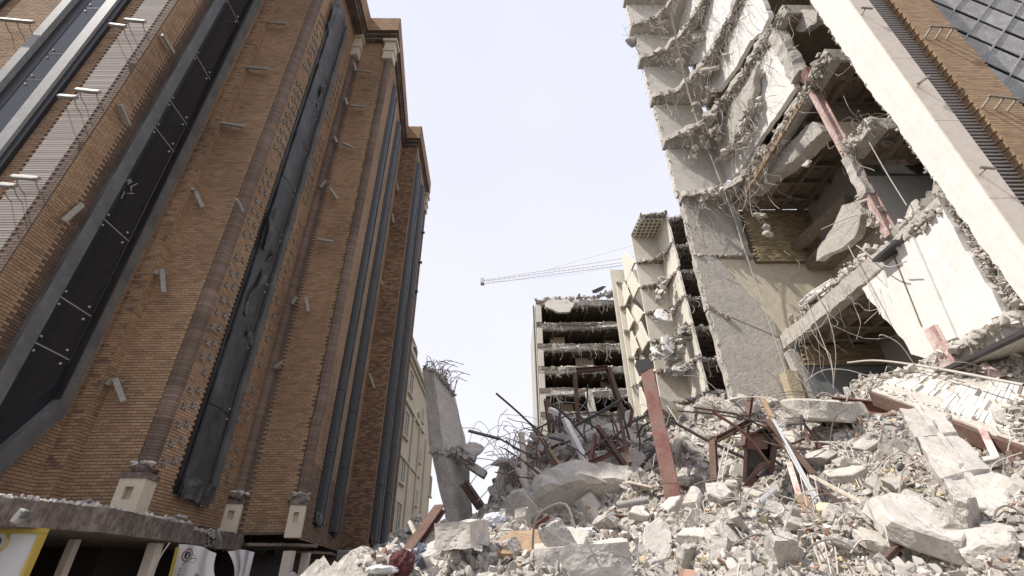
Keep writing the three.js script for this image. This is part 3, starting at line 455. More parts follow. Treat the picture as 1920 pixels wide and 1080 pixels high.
function bannerTex(kind) {
  const cv = document.createElement('canvas'); cv.width = 256; cv.height = 256; const x = cv.getContext('2d'); x.fillStyle = '#cfcac8'; x.fillRect(0, 0, 256, 256);
  x.lineCap = 'round'; const r = rng(kind + 3);
  if (kind === 0) {
    x.strokeStyle = '#8a6a48'; x.lineWidth = 9; x.beginPath(); x.ellipse(62, 52, 34, 30, -0.5, 0, 6.3); x.stroke(); x.fillStyle = '#3c3f44'; x.beginPath(); x.ellipse(62, 52, 24, 20, 0, 0, 6.3); x.fill(); x.fillStyle = '#cfcac8'; x.beginPath(); x.moveTo(54, 66); x.lineTo(66, 36); x.lineTo(74, 62); x.fill();
    x.strokeStyle = '#7c6c66'; x.lineWidth = 5; x.beginPath(); x.moveTo(44, 100); x.quadraticCurveTo(90, 60, 128, 62); x.stroke(); x.strokeStyle = '#a99; '; x.beginPath(); x.arc(108, 66, 18, 0, 6.3); x.stroke();
    x.strokeStyle = '#6a5b56'; x.lineWidth = 5; for (let k = 0; k < 9; k++) { x.beginPath(); x.moveTo(30 + r() * 6, 120 + k * 14); x.lineTo(44 + r() * 8, 116 + k * 14); x.stroke(); }
    x.fillStyle = '#b3936a'; x.beginPath(); x.ellipse(86, 178, 26, 22, 0, 0, 6.3); x.fill(); x.fillStyle = '#8e8a7e'; x.beginPath(); x.ellipse(150, 140, 14, 12, 0, 0, 6.3); x.fill();
    x.strokeStyle = '#77706c'; x.lineWidth = 4; for (let k = 0; k < 5; k++) { x.beginPath(); x.moveTo(124, 180 + k * 12); x.lineTo(136 + r() * 10, 176 + k * 12); x.stroke(); }
  } else {
    x.save(); x.translate(40, 190); x.rotate(-0.9); x.fillStyle = '#857b78'; x.font = '34px serif'; x.fillText('coover', 0, 0); x.restore(); x.fillStyle = '#a8743c'; x.beginPath(); x.moveTo(150, 256); x.quadraticCurveTo(170, 190, 214, 170); x.lineTo(190, 256); x.fill(); x.fillStyle = '#5a2c18'; x.beginPath(); x.moveTo(190, 256); x.quadraticCurveTo(200, 210, 222, 176); x.lineTo(216, 256); x.fill();
  }
  const t = new THREE.CanvasTexture(cv); t.colorSpace = THREE.SRGBColorSpace; return t;
}
function banner(kind, px, Z, label) {
  const ps = px.map(([x, y]) => atZ(x, y, Z)), n = 14, pos = [], uv = [], idx = [];
  // four corners: top-left, top-right, bottom-right, bottom-left
  for (let j = 0; j <= n; j++) for (let i = 0; i <= n; i++) { const u = i / n, v = j / n, q = [0, 1].map((k) => (ps[0][k] * (1 - u) + ps[1][k] * u) * (1 - v) + (ps[3][k] * (1 - u) + ps[2][k] * u) * v); const w = V(q[0] + (kind === 0 ? -0.12 * u * Math.sin(v * 3.6) * u : 0.14 * (1 - u) * Math.sin(v * 3.0 + 0.3)), q[1] + 0.05 * Math.sin(u * 3.1) * (1 - v), Z + 0.07 * Math.sin(u * 5 + v * 2) + 0.04 * Math.sin(u * 13)); pos.push(w.x, w.y, w.z); uv.push(u, 1 - v); }
  for (let j = 0; j < n; j++) for (let i = 0; i < n; i++) { const a = j * (n + 1) + i; idx.push(a, a + n + 1, a + 1, a + 1, a + n + 1, a + n + 2); }
  const g = new THREE.BufferGeometry(); g.setAttribute('position', new THREE.Float32BufferAttribute(pos, 3)); g.setAttribute('uv', new THREE.Float32BufferAttribute(uv, 2)); g.setIndex(idx); g.computeVertexNormals();
  const m = new THREE.Mesh(g, new THREE.MeshStandardMaterial({ map: bannerTex(kind), roughness: 0.7, side: THREE.DoubleSide })); m.name = numbered('banner'); m.castShadow = m.receiveShadow = true; scene.add(m); tag(m, label, 'banner');
}
banner(0, [[336, 1020], [408, 1038], [420, 1130], [296, 1120]], 11.9, 'torn white banner with round brown emblem under the canopy');
banner(1, [[424, 1034], [479, 1036], [458, 1110], [430, 1110]], 13.6, 'narrow white banner with slanted lettering beside a torn gap');
item('yellow_post', bar(atZ(333, 1026, 11.8), atZ(312, 1110, 11.8), 0.05, 0.05), flat(0.42, 0.33, 0.06, 0.6), 'yellow edge strip at the left side of the torn banner', 'trim');
item('hanging_cable', tubePts([atZ(318, 1018, 11.5), atZ(300, 1045, 11.3), atZ(278, 1100, 11.2)], 0.014, 10), M.rebarPale, 'pale cable hanging from the canopy beside the torn banner', 'cable');
{ // raised pale lettering of a shop sign, lower centre-left
  const o = thing('shop_lettering', 'raised pale letters of a shop sign above the rubble edge', 'sign', null, atZ(612, 1080, 16)), s = 0.0185, L = (pts, t = 0.035) => { const gs = []; for (let i = 0; i + 1 < pts.length; i++) gs.push(bar(new THREE.Vector3(pts[i][0] * s, pts[i][1] * s, 0), new THREE.Vector3(pts[i + 1][0] * s, pts[i + 1][1] * s, 0), t, 0.05)); return gs; };
  for (const gl of [L([[0, 0], [0, 9]]), L([[5, 6], [5, 0], [9, 0], [9, 6], [9, 0], [13, 0], [13, 6]]), L([[17, 6], [22, 6], [22, 0], [16, 0]]), L([[25, 0], [25, 10]]), L([[28, 6], [32, 6], [32, 0], [27, 0]]), L([[35, 6], [35, 0], [38, 0], [38, 6], [38, 0], [42, 0], [42, 8]]), L([[-16, -2], [-16, 14]], 0.06), L([[-22, -2], [-22, 12]], 0.06), L([[-9, -2], [-9, 11]], 0.05)]) mesh('letter', gl, M.framePale, o);
  mesh('panel', bar(new THREE.Vector3(-0.3, -0.05, 0.02), new THREE.Vector3(-0.05, -0.05, 0.02), 0.14, 0.02), M.wood, o);
}

// =====================================================================
// far things: cream building, crane, gutted block and tower
// =====================================================================
// six-sided solid from four bottom and four top corners (same order round)
function hexa(b, t, div = 1, rough = 0, seed = 1) {
  const B = b.map((p) => V(...p)), T = t.map((p) => V(...p)), pos = [];
  const quad = (a, b2, c, d) => { for (let i = 0; i < div; i++) for (let j = 0; j < div; j++) { const P = (u, v) => a.clone().lerp(b2, u).lerp(d.clone().lerp(c, u), v); const q = [P(i / div, j / div), P((i + 1) / div, j / div), P((i + 1) / div, (j + 1) / div), P(i / div, (j + 1) / div)]; for (const k of [0, 1, 2, 0, 2, 3]) { const v = q[k]; if (rough) { const e = rough; pos.push(v.x + e * fbm(v.x * 2.5 + seed, v.y * 2.5, v.z * 2.5, 3), v.y + e * fbm(v.x * 2.5, v.y * 2.5 + seed, v.z * 2.5 + 9, 3), v.z + e * fbm(v.x * 2.5 + 5, v.y * 2.5, v.z * 2.5 + seed, 3)); } else pos.push(v.x, v.y, v.z); } } };
  for (let i = 0; i < 4; i++) { const j = (i + 1) % 4; quad(B[i], B[j], T[j], T[i]); } quad(T[0], T[1], T[2], T[3]); quad(B[3], B[2], B[1], B[0]);
  const g = new THREE.BufferGeometry(); g.setAttribute('position', new THREE.Float32BufferAttribute(pos, 3)); return g;
}
function roughen(g, a, f, seed) { const p = g.attributes.position; for (let i = 0; i < p.count; i++) { const x = p.getX(i), y = p.getY(i), z = p.getZ(i); p.setXYZ(i, x + a * fbm(x * f + seed, y * f, z * f, 2), y + a * fbm(x * f, y * f + seed, z * f + 5, 2), z + a * fbm(x * f + 3, y * f, z * f + seed, 2)); } return g; }
const CH = [1, 2, 3, 4, 5, 6].map((k) => boxUV(chunkGeo(k, 1.25, 0.85, 1.05, 14, 0.04, 3)));
// lumps scattered along a polyline of [X, Y, Z], as one part that nobody could count
function lumps(parent, name, path, n, spread, smin, smax, seed, col = [0.47, 0.43, 0.38]) {
  const r = rng(seed), groups = [[], [], []], cols = [[], [], []], L = []; let T = 0; for (let i = 0; i + 1 < path.length; i++) { const d = Math.hypot(...[0, 1, 2].map((k) => path[i + 1][k] - path[i][k])); L.push(d); T += d; }
  for (let k = 0; k < n; k++) { let t = r() * T, i = 0; while (i < L.length - 1 && t > L[i]) t -= L[i++]; const u = t / L[i], a = path[i], b = path[i + 1], p = [0, 1, 2].map((q) => a[q] + (b[q] - a[q]) * u + (r() + r() - 1) * (Array.isArray(spread) ? spread[q] : spread)); const s = smin + (smax - smin) * r() ** 2.6, v = rr(r, 0.72, 1.12), w = k % 3; groups[w].push(mat4(V(...p), randQ(r), new THREE.Vector3(s * rr(r, 0.8, 1.7), s, s * rr(r, 0.8, 1.3)))); cols[w].push(col.map((c) => c * v)); }
  groups.forEach((g, w) => { if (g.length) { const m = instanced(name, CH[(seed + w) % 6], M.tan, g, cols[w], parent); } });
}
const HAIR = [0, 1, 2, 3].map((k) => { const r = rng(300 + k), p = [new THREE.Vector3(0, 0, 0)]; for (let i = 1; i <= 4; i++) p.push(new THREE.Vector3((r() - 0.5) * 0.22 * i / 2, -i / 4, (r() - 0.5) * 0.22 * i / 2)); return boxUV(new THREE.TubeGeometry(new THREE.CatmullRomCurve3(p), 8, 1, 4, false)); });
// unit curve with its own thin radius: scale x,z would fatten it, so radius is baked
function hairGeo(rad, k) { const r = rng(300 + k), p = [new THREE.Vector3(0, 0, 0)]; for (let i = 1; i <= 4; i++) p.push(new THREE.Vector3((r() - 0.5) * 0.05 * i * i, -i / 4, (r() - 0.5) * 0.05 * i * i)); return boxUV(new THREE.TubeGeometry(new THREE.CatmullRomCurve3(p), 7, rad, 4, false)); }
function hair(parent, name, path, n, lmin, lmax, seed, { rad = 0.009, tilt = 0.35, pale = 0.5 } = {}) {
  const r = rng(seed), g = [[], [], [], []], c = [[], [], [], []], L = []; let T = 0; for (let i = 0; i + 1 < path.length; i++) { const d = Math.hypot(...[0, 1, 2].map((k) => path[i + 1][k] - path[i][k])); L.push(d); T += d; }
  for (let k = 0; k < n; k++) { let t = r() * T, i = 0; while (i < L.length - 1 && t > L[i]) t -= L[i++]; const u = t / L[i], a = path[i], b = path[i + 1], P = V(...[0, 1, 2].map((q) => a[q] + (b[q] - a[q]) * u + (r() - 0.5) * 0.15)), l = lmin + (lmax - lmin) * r() ** 2, q = eulerQ((r() + r() - 1) * tilt * 2, r() * 6.28, (r() + r() - 1) * tilt * 2), v = r() < pale ? rr(r, 0.42, 0.62) : rr(r, 0.14, 0.3), w = k % 4; g[w].push(mat4(P, q, new THREE.Vector3(1, l, 1))); c[w].push([v, v * 0.92, v * 0.84]); }
  g.forEach((x, w) => { if (x.length) instanced(name, hairGeo(rad, w), M.tan, x, c[w], parent); });
}

{ // cream apartment building at the end of the street
  const X0 = -6.3, o = thing('cream_building', 'cream rendered building with small windows behind the brick tower', 'building');
  const P = (x, y) => { const p = atX(x, y, X0); return [p[2], p[1]]; };
  mesh('wall', bx(-20, X0, -1.7, 13.6, 28.5, 44), M.creamWall, o);
  const tp = atX(795, 650, X0 - 0.6); mesh('roof_box', bx(-12, X0 - 0.5, 13.6, 15.6, 30.3, 34.5), M.creamWall, o); mesh('roof_cap', bx(-12, X0 - 0.42, 15.6, 15.75, 30.2, 34.6, 0.03), M.cream, o);
  for (const [y, h, d] of [[13.2, 0.35, 0.22], [12.75, 0.16, 0.14], [9.9, 0.28, 0.16], [6.6, 0.12, 0.1], [1.2, 0.25, 0.16]]) mesh('string_course', bx(X0, X0 + d, y, y + h, 28.5, 38 + (y > 12 ? 6 : 0), 0.03), M.cream, o);
  for (const z of [33.2, 36.2, 39.5]) mesh('drain_pipe', new THREE.CylinderGeometry(0.07, 0.07, 10.8, 8).translate(X0 + 0.08, 4.5 + EYE, -z), M.creamWall, o);
  const win = (px, py, w, h) => { const q = P(px, py), Z = q[0], Y = q[1]; const g = new THREE.Group(); g.name = 'window'; o.add(g);
    mesh('pane', bx(X0 - 0.05, X0 + 0.02, Y - h / 2, Y + h / 2, Z - w / 2, Z + w / 2), flat(0.06, 0.06, 0.065, 0.25), g);
    for (const [a, b, c, d] of [[-w / 2 - 0.08, -w / 2, -h / 2, h / 2], [w / 2, w / 2 + 0.08, -h / 2, h / 2], [-0.03, 0.03, -h / 2, h / 2], [-w / 2 - 0.08, w / 2 + 0.08, h / 2, h / 2 + 0.1]]) mesh('frame', bx(X0, X0 + 0.07, Y + c, Y + d, Z + a, Z + b), M.cream, g);
    mesh('sill', bx(X0, X0 + 0.16, Y - h / 2 - 0.12, Y - h / 2, Z - w / 2 - 0.15, Z + w / 2 + 0.15, 0.02), M.cream, g); };
  for (const [x, y] of [[770, 719], [761, 797], [754, 881], [745, 970]]) win(x, y, 1.3, 1.55);
  for (const [x, y] of [[792, 780], [786, 854], [780, 934]]) win(x, y, 0.6, 0.95);
  for (const [x, y] of [[810, 830], [806, 912]]) win(x, y, 1.3, 1.5);
  const r = rng(4); mesh('arch_trim', new THREE.TorusGeometry(1.0, 0.1, 8, 20, Math.PI).rotateY(Math.PI / 2).translate(X0 + 0.05, 9.7 + EYE, -34.7), M.cream, o);
  const ac = atX(788, 662, X0 + 0.3), u = thing('air_unit', 'small dark air conditioner near the cream building roof', 'air conditioner', null, [X0 - 0.2, ac[1], ac[2]]); mesh('casing', bevelBox(0.5, 0.6, 0.8, 0.03), M.frameGrey, u); mesh('grille', new THREE.CylinderGeometry(0.24, 0.24, 0.03, 20).rotateZ(Math.PI / 2).translate(0.26, 0, 0), M.frameBlack, u);
  const far = thing('far_house', 'pale distant house low in the gap behind leaning slabs', 'house'); mesh('wall', bx(-4.5, -1, -1.7, 4.6, 52, 58), M.cream, far); mesh('roof', prismZ([[-4.7, 4.6], [-0.8, 4.6], [-2.8, 5.6]], 51.8, 6.4), M.cream, far); mesh('lower_roof', bx(-4.3, -1.2, 1.9, 2.2, 50.6, 52), M.rust, far); for (const x of [-3.8, -2.9, -2.0]) mesh('window', bx(x, x + 0.5, 2.9, 3.8, 51.9, 52.05), M.frameBlack, far);
}
{ // crane boom
  const o = thing('tower_crane', 'thin lattice crane boom reaching across the pale sky', 'crane'), Z = 80, a = atZ(905, 527, Z), b = atZ(1182, 489, Z), n = 30, cm = flat(0.66, 0.62, 0.56, 0.6), A = (t, dy, dz) => [a[0] + (b[0] - a[0]) * t, a[1] + (b[1] - a[1]) * t + dy, Z + dz];
  const hgt = (t) => 0.55 + 0.75 * Math.min(1, t * 1.6);
  mesh('bottom_chord', bar(A(0, -0.4, -0.5), A(1.1, -0.5, -0.5), 0.08, 0.08), cm, o); mesh('bottom_chord', bar(A(0, -0.4, 0.5), A(1.1, -0.5, 0.5), 0.08, 0.08), cm, o); mesh('top_chord', bar(A(0, 0.15, 0), A(1.1, 0.95, 0), 0.08, 0.08), cm, o);
  for (let i = 0; i < n; i++) { const t = i / n, u = (i + 0.5) / n, v = (i + 1) / n; mesh('lattice', [bar(A(t, -0.45, -0.5), A(u, 0.2 + 0.7 * u, 0), 0.04, 0.04), bar(A(u, 0.2 + 0.7 * u, 0), A(v, -0.45, -0.5), 0.04, 0.04), bar(A(t, -0.45, 0.5), A(u, 0.2 + 0.7 * u, 0), 0.04, 0.04)], cm, o); }
  mesh('tie_cable', tubePts([A(0.42, 0.6, 0), atZ(1185, 461, Z)], 0.035, 2), cm, o); mesh('hoist_cable', tubePts([A(0.03, -0.4, 0), A(0.5, -1.3, 0), A(1, -0.9, 0)], 0.025, 8), cm, o); mesh('tip', bx(a[0] - 0.4, a[0] + 0.3, a[1] - 0.7, a[1] + 0.4, Z - 0.6, Z + 0.6), cm, o);

}
const gutted = thing('gutted_block', 'gutted concrete block with open floors and cream fin walls behind the rubble', 'building');
{ // open floors
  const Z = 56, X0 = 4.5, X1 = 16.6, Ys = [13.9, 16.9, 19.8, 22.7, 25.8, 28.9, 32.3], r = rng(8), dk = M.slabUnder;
  Ys.forEach((Y, i) => {
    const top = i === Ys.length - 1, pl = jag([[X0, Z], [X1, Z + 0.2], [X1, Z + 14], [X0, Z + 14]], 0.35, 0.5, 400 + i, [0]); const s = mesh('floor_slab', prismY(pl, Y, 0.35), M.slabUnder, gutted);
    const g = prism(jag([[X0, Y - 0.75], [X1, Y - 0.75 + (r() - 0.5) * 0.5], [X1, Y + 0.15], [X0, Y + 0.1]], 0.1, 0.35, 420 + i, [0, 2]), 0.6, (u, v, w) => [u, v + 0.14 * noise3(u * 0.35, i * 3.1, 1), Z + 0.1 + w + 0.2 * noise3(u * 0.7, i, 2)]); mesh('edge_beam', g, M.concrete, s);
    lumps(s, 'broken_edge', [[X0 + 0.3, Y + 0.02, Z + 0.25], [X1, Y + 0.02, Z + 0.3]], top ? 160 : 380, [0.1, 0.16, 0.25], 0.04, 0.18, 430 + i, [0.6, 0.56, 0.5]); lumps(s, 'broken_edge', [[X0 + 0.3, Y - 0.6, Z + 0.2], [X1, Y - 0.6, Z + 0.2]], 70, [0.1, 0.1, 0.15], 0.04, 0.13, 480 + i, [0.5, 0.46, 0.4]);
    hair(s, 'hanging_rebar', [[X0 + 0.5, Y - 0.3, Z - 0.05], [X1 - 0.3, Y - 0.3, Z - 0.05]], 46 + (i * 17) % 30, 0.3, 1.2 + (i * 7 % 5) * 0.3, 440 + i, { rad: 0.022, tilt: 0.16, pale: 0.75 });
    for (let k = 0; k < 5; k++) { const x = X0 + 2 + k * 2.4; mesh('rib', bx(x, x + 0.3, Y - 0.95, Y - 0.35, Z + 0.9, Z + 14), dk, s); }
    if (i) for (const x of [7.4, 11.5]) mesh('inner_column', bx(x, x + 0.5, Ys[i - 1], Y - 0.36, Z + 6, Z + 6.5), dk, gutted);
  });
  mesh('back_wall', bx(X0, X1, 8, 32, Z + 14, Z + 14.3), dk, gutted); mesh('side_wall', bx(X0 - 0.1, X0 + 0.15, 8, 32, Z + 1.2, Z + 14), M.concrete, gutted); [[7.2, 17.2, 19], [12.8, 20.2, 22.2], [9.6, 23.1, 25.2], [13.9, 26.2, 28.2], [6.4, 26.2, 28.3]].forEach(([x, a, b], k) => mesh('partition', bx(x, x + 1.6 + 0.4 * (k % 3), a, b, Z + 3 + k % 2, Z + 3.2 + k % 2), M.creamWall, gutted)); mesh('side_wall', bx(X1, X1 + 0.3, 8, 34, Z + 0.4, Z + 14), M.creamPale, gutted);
  for (let i = 0; i + 1 < Ys.length; i++) { mesh('corner_column', bx(X0 - 0.05, X0 + 0.65, Ys[i] + 0.15, Ys[i + 1] - 0.78, Z - 0.05, Z + 0.5, 0.03), M.creamPale, gutted); mesh('steel_column', bx(X0 - 0.45, X0 - 0.25, Ys[i] - 0.5, Ys[i + 1] - 0.6, Z + 0.2, Z + 0.5), M.frameGrey, gutted); }
  mesh('roof_plate', plateGeo(12, 4.4, 3.4, 0.25).rotateX(1.25).translate(7.6, 31.3 + EYE, -Z + 0.3), M.concrete, gutted); mesh('roof_plate', plateGeo(14, 3.4, 2.4, 0.3).rotateZ(0.5).translate(15.3, 33.6 + EYE, -Z), M.concrete, gutted); mesh('roof_sheet', plateGeo(15, 2.6, 1.4, 0.08).rotateZ(0.4).translate(13.2, 34 + EYE, -Z), M.darkSteel, gutted); mesh('roof_plate', plateGeo(16, 2.6, 2.6, 0.3).rotateX(0.9).translate(16, 32.4 + EYE, -Z + 0.4), M.slabUnder, gutted);
  lumps(gutted, 'roof_debris', [[X0, 32.5, Z + 0.3], [12, 32.9, Z + 0.3], [X1, 34.3, Z + 0.4]], 160, [0.2, 0.2, 0.5], 0.08, 0.4, 500);
  mesh('hanging_column', hexa([[11.0, 9.8, 55], [11.9, 9.8, 55], [11.9, 9.8, 55.7], [11, 9.8, 55.7]], [[9.9, 19.3, 55.2], [10.6, 19.3, 55.2], [10.6, 19.3, 55.9], [9.9, 19.3, 55.9]], 8, 0.25, 3), M.concrete, gutted);
}
[11.2, 14.5, 17.8, 21.1, 24.4, 27.7, 31].forEach((y, i) => { mesh('front_wall', bx(14.0, 15.1, y - 3.28, y, 49.7 + 0.1 * (i % 2), 50.1), M.creamPale, gutted); mesh('fin_wall', prismX(jag([[47.2, y - 3.1], [49.7, y - 3.2], [49.7, y - 0.3], [48.6 + 0.5 * (i % 2), y - 0.4]], 0.06, 0.3, 1500 + i), 14.55, 0.14), M.creamPale, gutted); lumps(gutted, 'broken_edge', [[14.0, y - 0.05, 49.5], [15.1, y - 0.05, 49.3]], 60, [0.1, 0.2, 0.3], 0.05, 0.22, 1520 + i, [0.5, 0.46, 0.4]); });
mesh('back_wall', bx(13.6, 18.2, 6, 33.5, 50.3, 50.5), M.creamPale, gutted);
{ // tower with fin walls
  const Z = 45, XL = 15.3, XR = 18.3, Ys = [8, 11.2, 14.5, 17.8, 21.1, 24.4, 27.7, 31, 35], r = rng(31), dk = M.slabUnder;
  for (let i = 0; i + 1 < Ys.length; i++) {
    const y0 = Ys[i], y1 = Ys[i + 1], last = i + 2 === Ys.length;
    mesh('front_wall', prismZ([[XL, y0], [XR, y0], [XR, y1 - 0.2], [XL, y1 - 0.2]], Z, 0.25), M.creamPale, gutted);
    const f0 = 41 + (i % 3) * 0.12, sh = jag([[f0, y0 + 0.05], [Z, y0 + 0.05], [Z, y1 - 0.2], [f0 + 0.1, y1 - 0.2 - 0.2 * r()]], 0.08, 0.4, 520 + i, [3, 0]); mesh('fin_wall', prismX(sh, XR, 0.22), M.creamPale, gutted);
    mesh('fin_wall', prismX(jag([[Z + 0.1, y0], [49.6, y0], [49.6, y1 - 0.1], [Z + 0.1 + (i % 2 ? 3.2 : 1.6), y1 - 0.1]], 0.06, 0.4, 540 + i, [3]), XL - 0.2, 0.2), M.creamPale, gutted); 
    const pl = jag([[XL, Z], [XL + 0.2, Z - (last ? 3.4 : 0.45)], [XL + 1.6, Z - (last ? 3.7 : 0.6)], [XR - 0.3, Z - (last ? 4.1 : 1.6)], [XR + 0.1, Z - 4], [XR + 0.1, Z]], 0.14, 0.3, 560 + i, [1, 2, 3]); const s = mesh('floor_slab', prismY(pl, y1, 0.28), M.slabUnder, gutted);
    if (last) for (let k = 0; k < 6; k++) { mesh('rib', bx(XL + 0.1, XR, y1 - 0.5, y1 - 0.28, Z - 0.4 - k * 0.6, Z - 0.25 - k * 0.6), M.creamPale, s); mesh('rib', bx(XL + 0.3 + k * 0.5, XL + 0.45 + k * 0.5, y1 - 0.495, y1 - 0.28, Z - 3.4, Z), M.creamPale, s); }
    lumps(s, 'broken_edge', pl.slice(1, -1).map(([x, z]) => [x, y1 - 0.12, z]), 120, 0.16, 0.05, 0.24, 580 + i); hair(s, 'hanging_rebar', pl.slice(1, -1).map(([x, z]) => [x, y1 - 0.2, z]), 26, 0.3, 1.5, 600 + i, { rad: 0.016, tilt: 0.3, pale: 0.7 });
    // dark bay to the right of the fin
    const s2 = mesh('floor_slab', prismY(jag([[XR + 0.3, 42], [XR + 3.2, 41.4], [27, 41], [27, 50], [XR + 0.3, 50]], 0.25, 0.5, 620 + i, [0, 1]), y1, 0.4), M.slabUnder, gutted); for (let k = 0; k < 6; k++) { mesh('rib', bx(XR + 0.35, 27, y1 - 0.7, y1 - 0.4, 42.5 + k * 1.2, 42.7 + k * 1.2), dk, s2); mesh('rib', bx(XR + 0.8 + k * 1.2, XR + 1 + k * 1.2, y1 - 0.695, y1 - 0.4, 42.3, 50), dk, s2); }
    lumps(s2, 'broken_edge', [[XR + 0.3, y1 - 0.2, 42], [XR + 3.2, y1 - 0.2, 41.4], [23, y1 - 0.2, 41.2]], 70, 0.25, 0.06, 0.35, 640 + i); hair(s2, 'hanging_rebar', [[XR + 0.3, y1 - 0.3, 41.9], [XR + 3.6, y1 - 0.3, 41.4]], 22, 0.4, 2, 660 + i, { rad: 0.016, tilt: 0.5 });
  }
  mesh('back_wall', bx(XR + 0.3, 27, 4, 35, 50, 50.3), M.concrete, gutted); mesh('side_wall', bx(27, 27.3, 4, 36, 41, 50), M.concrete, gutted); mesh('front_wall', bx(XR + 0.25, 27, 3, 9.5, 45, 45.2), M.concrete, gutted);
  const pl = (px, py, w, h, seed, ry, rz, m = M.plaster) => { const p = atZ(px, py, 42.2), c = V(...p); const o = mesh('hanging_plate', plateGeo(seed, w, h, 0.22).rotateX(1.25).rotateY(ry).rotateZ(rz).translate(c.x, c.y, c.z), m, gutted); lumps(o, 'broken_edge', [[p[0] - w / 2, p[1] - h * 0.4, p[2]], [p[0] + w / 2, p[1] + h * 0.3, p[2]]], 70, 0.5, 0.06, 0.3, seed * 31, [0.55, 0.51, 0.46]); };
  pl(1243, 592, 2.2, 2.2, 21, 0.5, 0.2); pl(1250, 645, 1.8, 2.6, 22, 0.3, -0.4); pl(1232, 660, 1.4, 1.8, 23, 0.7, 0.5); pl(1275, 690, 2.0, 1.2, 24, 0.2, 0.3, M.concrete);
  lumps(gutted, 'hanging_debris', [[16.4, 24.6, 43], [17.2, 27.5, 42.6]], 90, 0.5, 0.08, 0.45, 700); lumps(gutted, 'hanging_debris', [[16, 17, 43], [18, 21, 42]], 180, 0.7, 0.08, 0.5, 701);
}
{ // standing fragment of a concrete wall at the end of the street
  const o = thing('concrete_fragment', 'tall leaning concrete wall fragment with curled rebar on its top', 'wall'), Z = 16;
  const q = (x, y, z) => atZ(x, y, z);
  mesh('lower_wall', hexa([q(845, 1015, 16), q(872, 1012, 15.6), q(888, 995, 16.6), q(862, 995, 17)], [q(808, 846, 16), q(834, 852, 15.6), q(878, 858, 16.6), q(855, 850, 17)], 14, 0.05, 7), M.concrete, o);
  mesh('upper_wall', hexa([q(806, 846, 16), q(832, 852, 15.6), q(878, 846, 16.6), q(850, 840, 17)], [q(793, 690, 16), q(813, 694, 15.6), q(852, 742, 16.6), q(832, 700, 17)], 14, 0.05, 8), M.concrete, o);
  const c = q(878, 852, 15.9); mesh('broken_slab_stub', chunkGeo(9, 0.55, 0.34, 0.5, 8, 0.15, 4).translate(c[0], c[1] + EYE, -c[2]), M.concrete, o); const c2 = q(893, 880, 16); mesh('broken_slab_stub', bevelBox(0.7, 0.22, 0.5).rotateZ(-0.55).translate(c2[0], c2[1] + EYE, -c2[2]), M.concrete, o);
  lumps(o, 'broken_edge', [q(806, 848, 15.9), q(870, 850, 15.6), q(890, 868, 15.7)], 110, 0.13, 0.03, 0.16, 720, [0.36, 0.33, 0.3]); lumps(o, 'broken_edge', [q(795, 690, 16), q(815, 695, 15.6), q(852, 740, 16.5)], 80, 0.07, 0.03, 0.1, 721, [0.36, 0.33, 0.3]);
  const r = rng(45); for (let k = 0; k < 38; k++) { const t = r(), b = q(797 + 56 * t, 692 + 45 * t * t, 16 + rr(r, -0.2, 0.5)), L = rr(r, 0.25, 1.1), a = rr(r, -1.2, 1.2), m = [b[0] + L * 0.35 * Math.sin(a) + 0.1, b[1] + L * 0.45, b[2]], e = [b[0] + L * 0.7 * Math.sin(a) + rr(r, 0, 0.4), b[1] + L * rr(r, 0.15, 0.6), b[2] + rr(r, -0.2, 0.2)]; mesh('rebar', tubePts([b, m, e], 0.012, 8), M.rebar, o); }
  mesh('hanging_rebar', tubePts([q(853, 742, 16.4), q(860, 780, 16.3), q(868, 830, 16.2)], 0.009, 8), M.rebar, o);
}

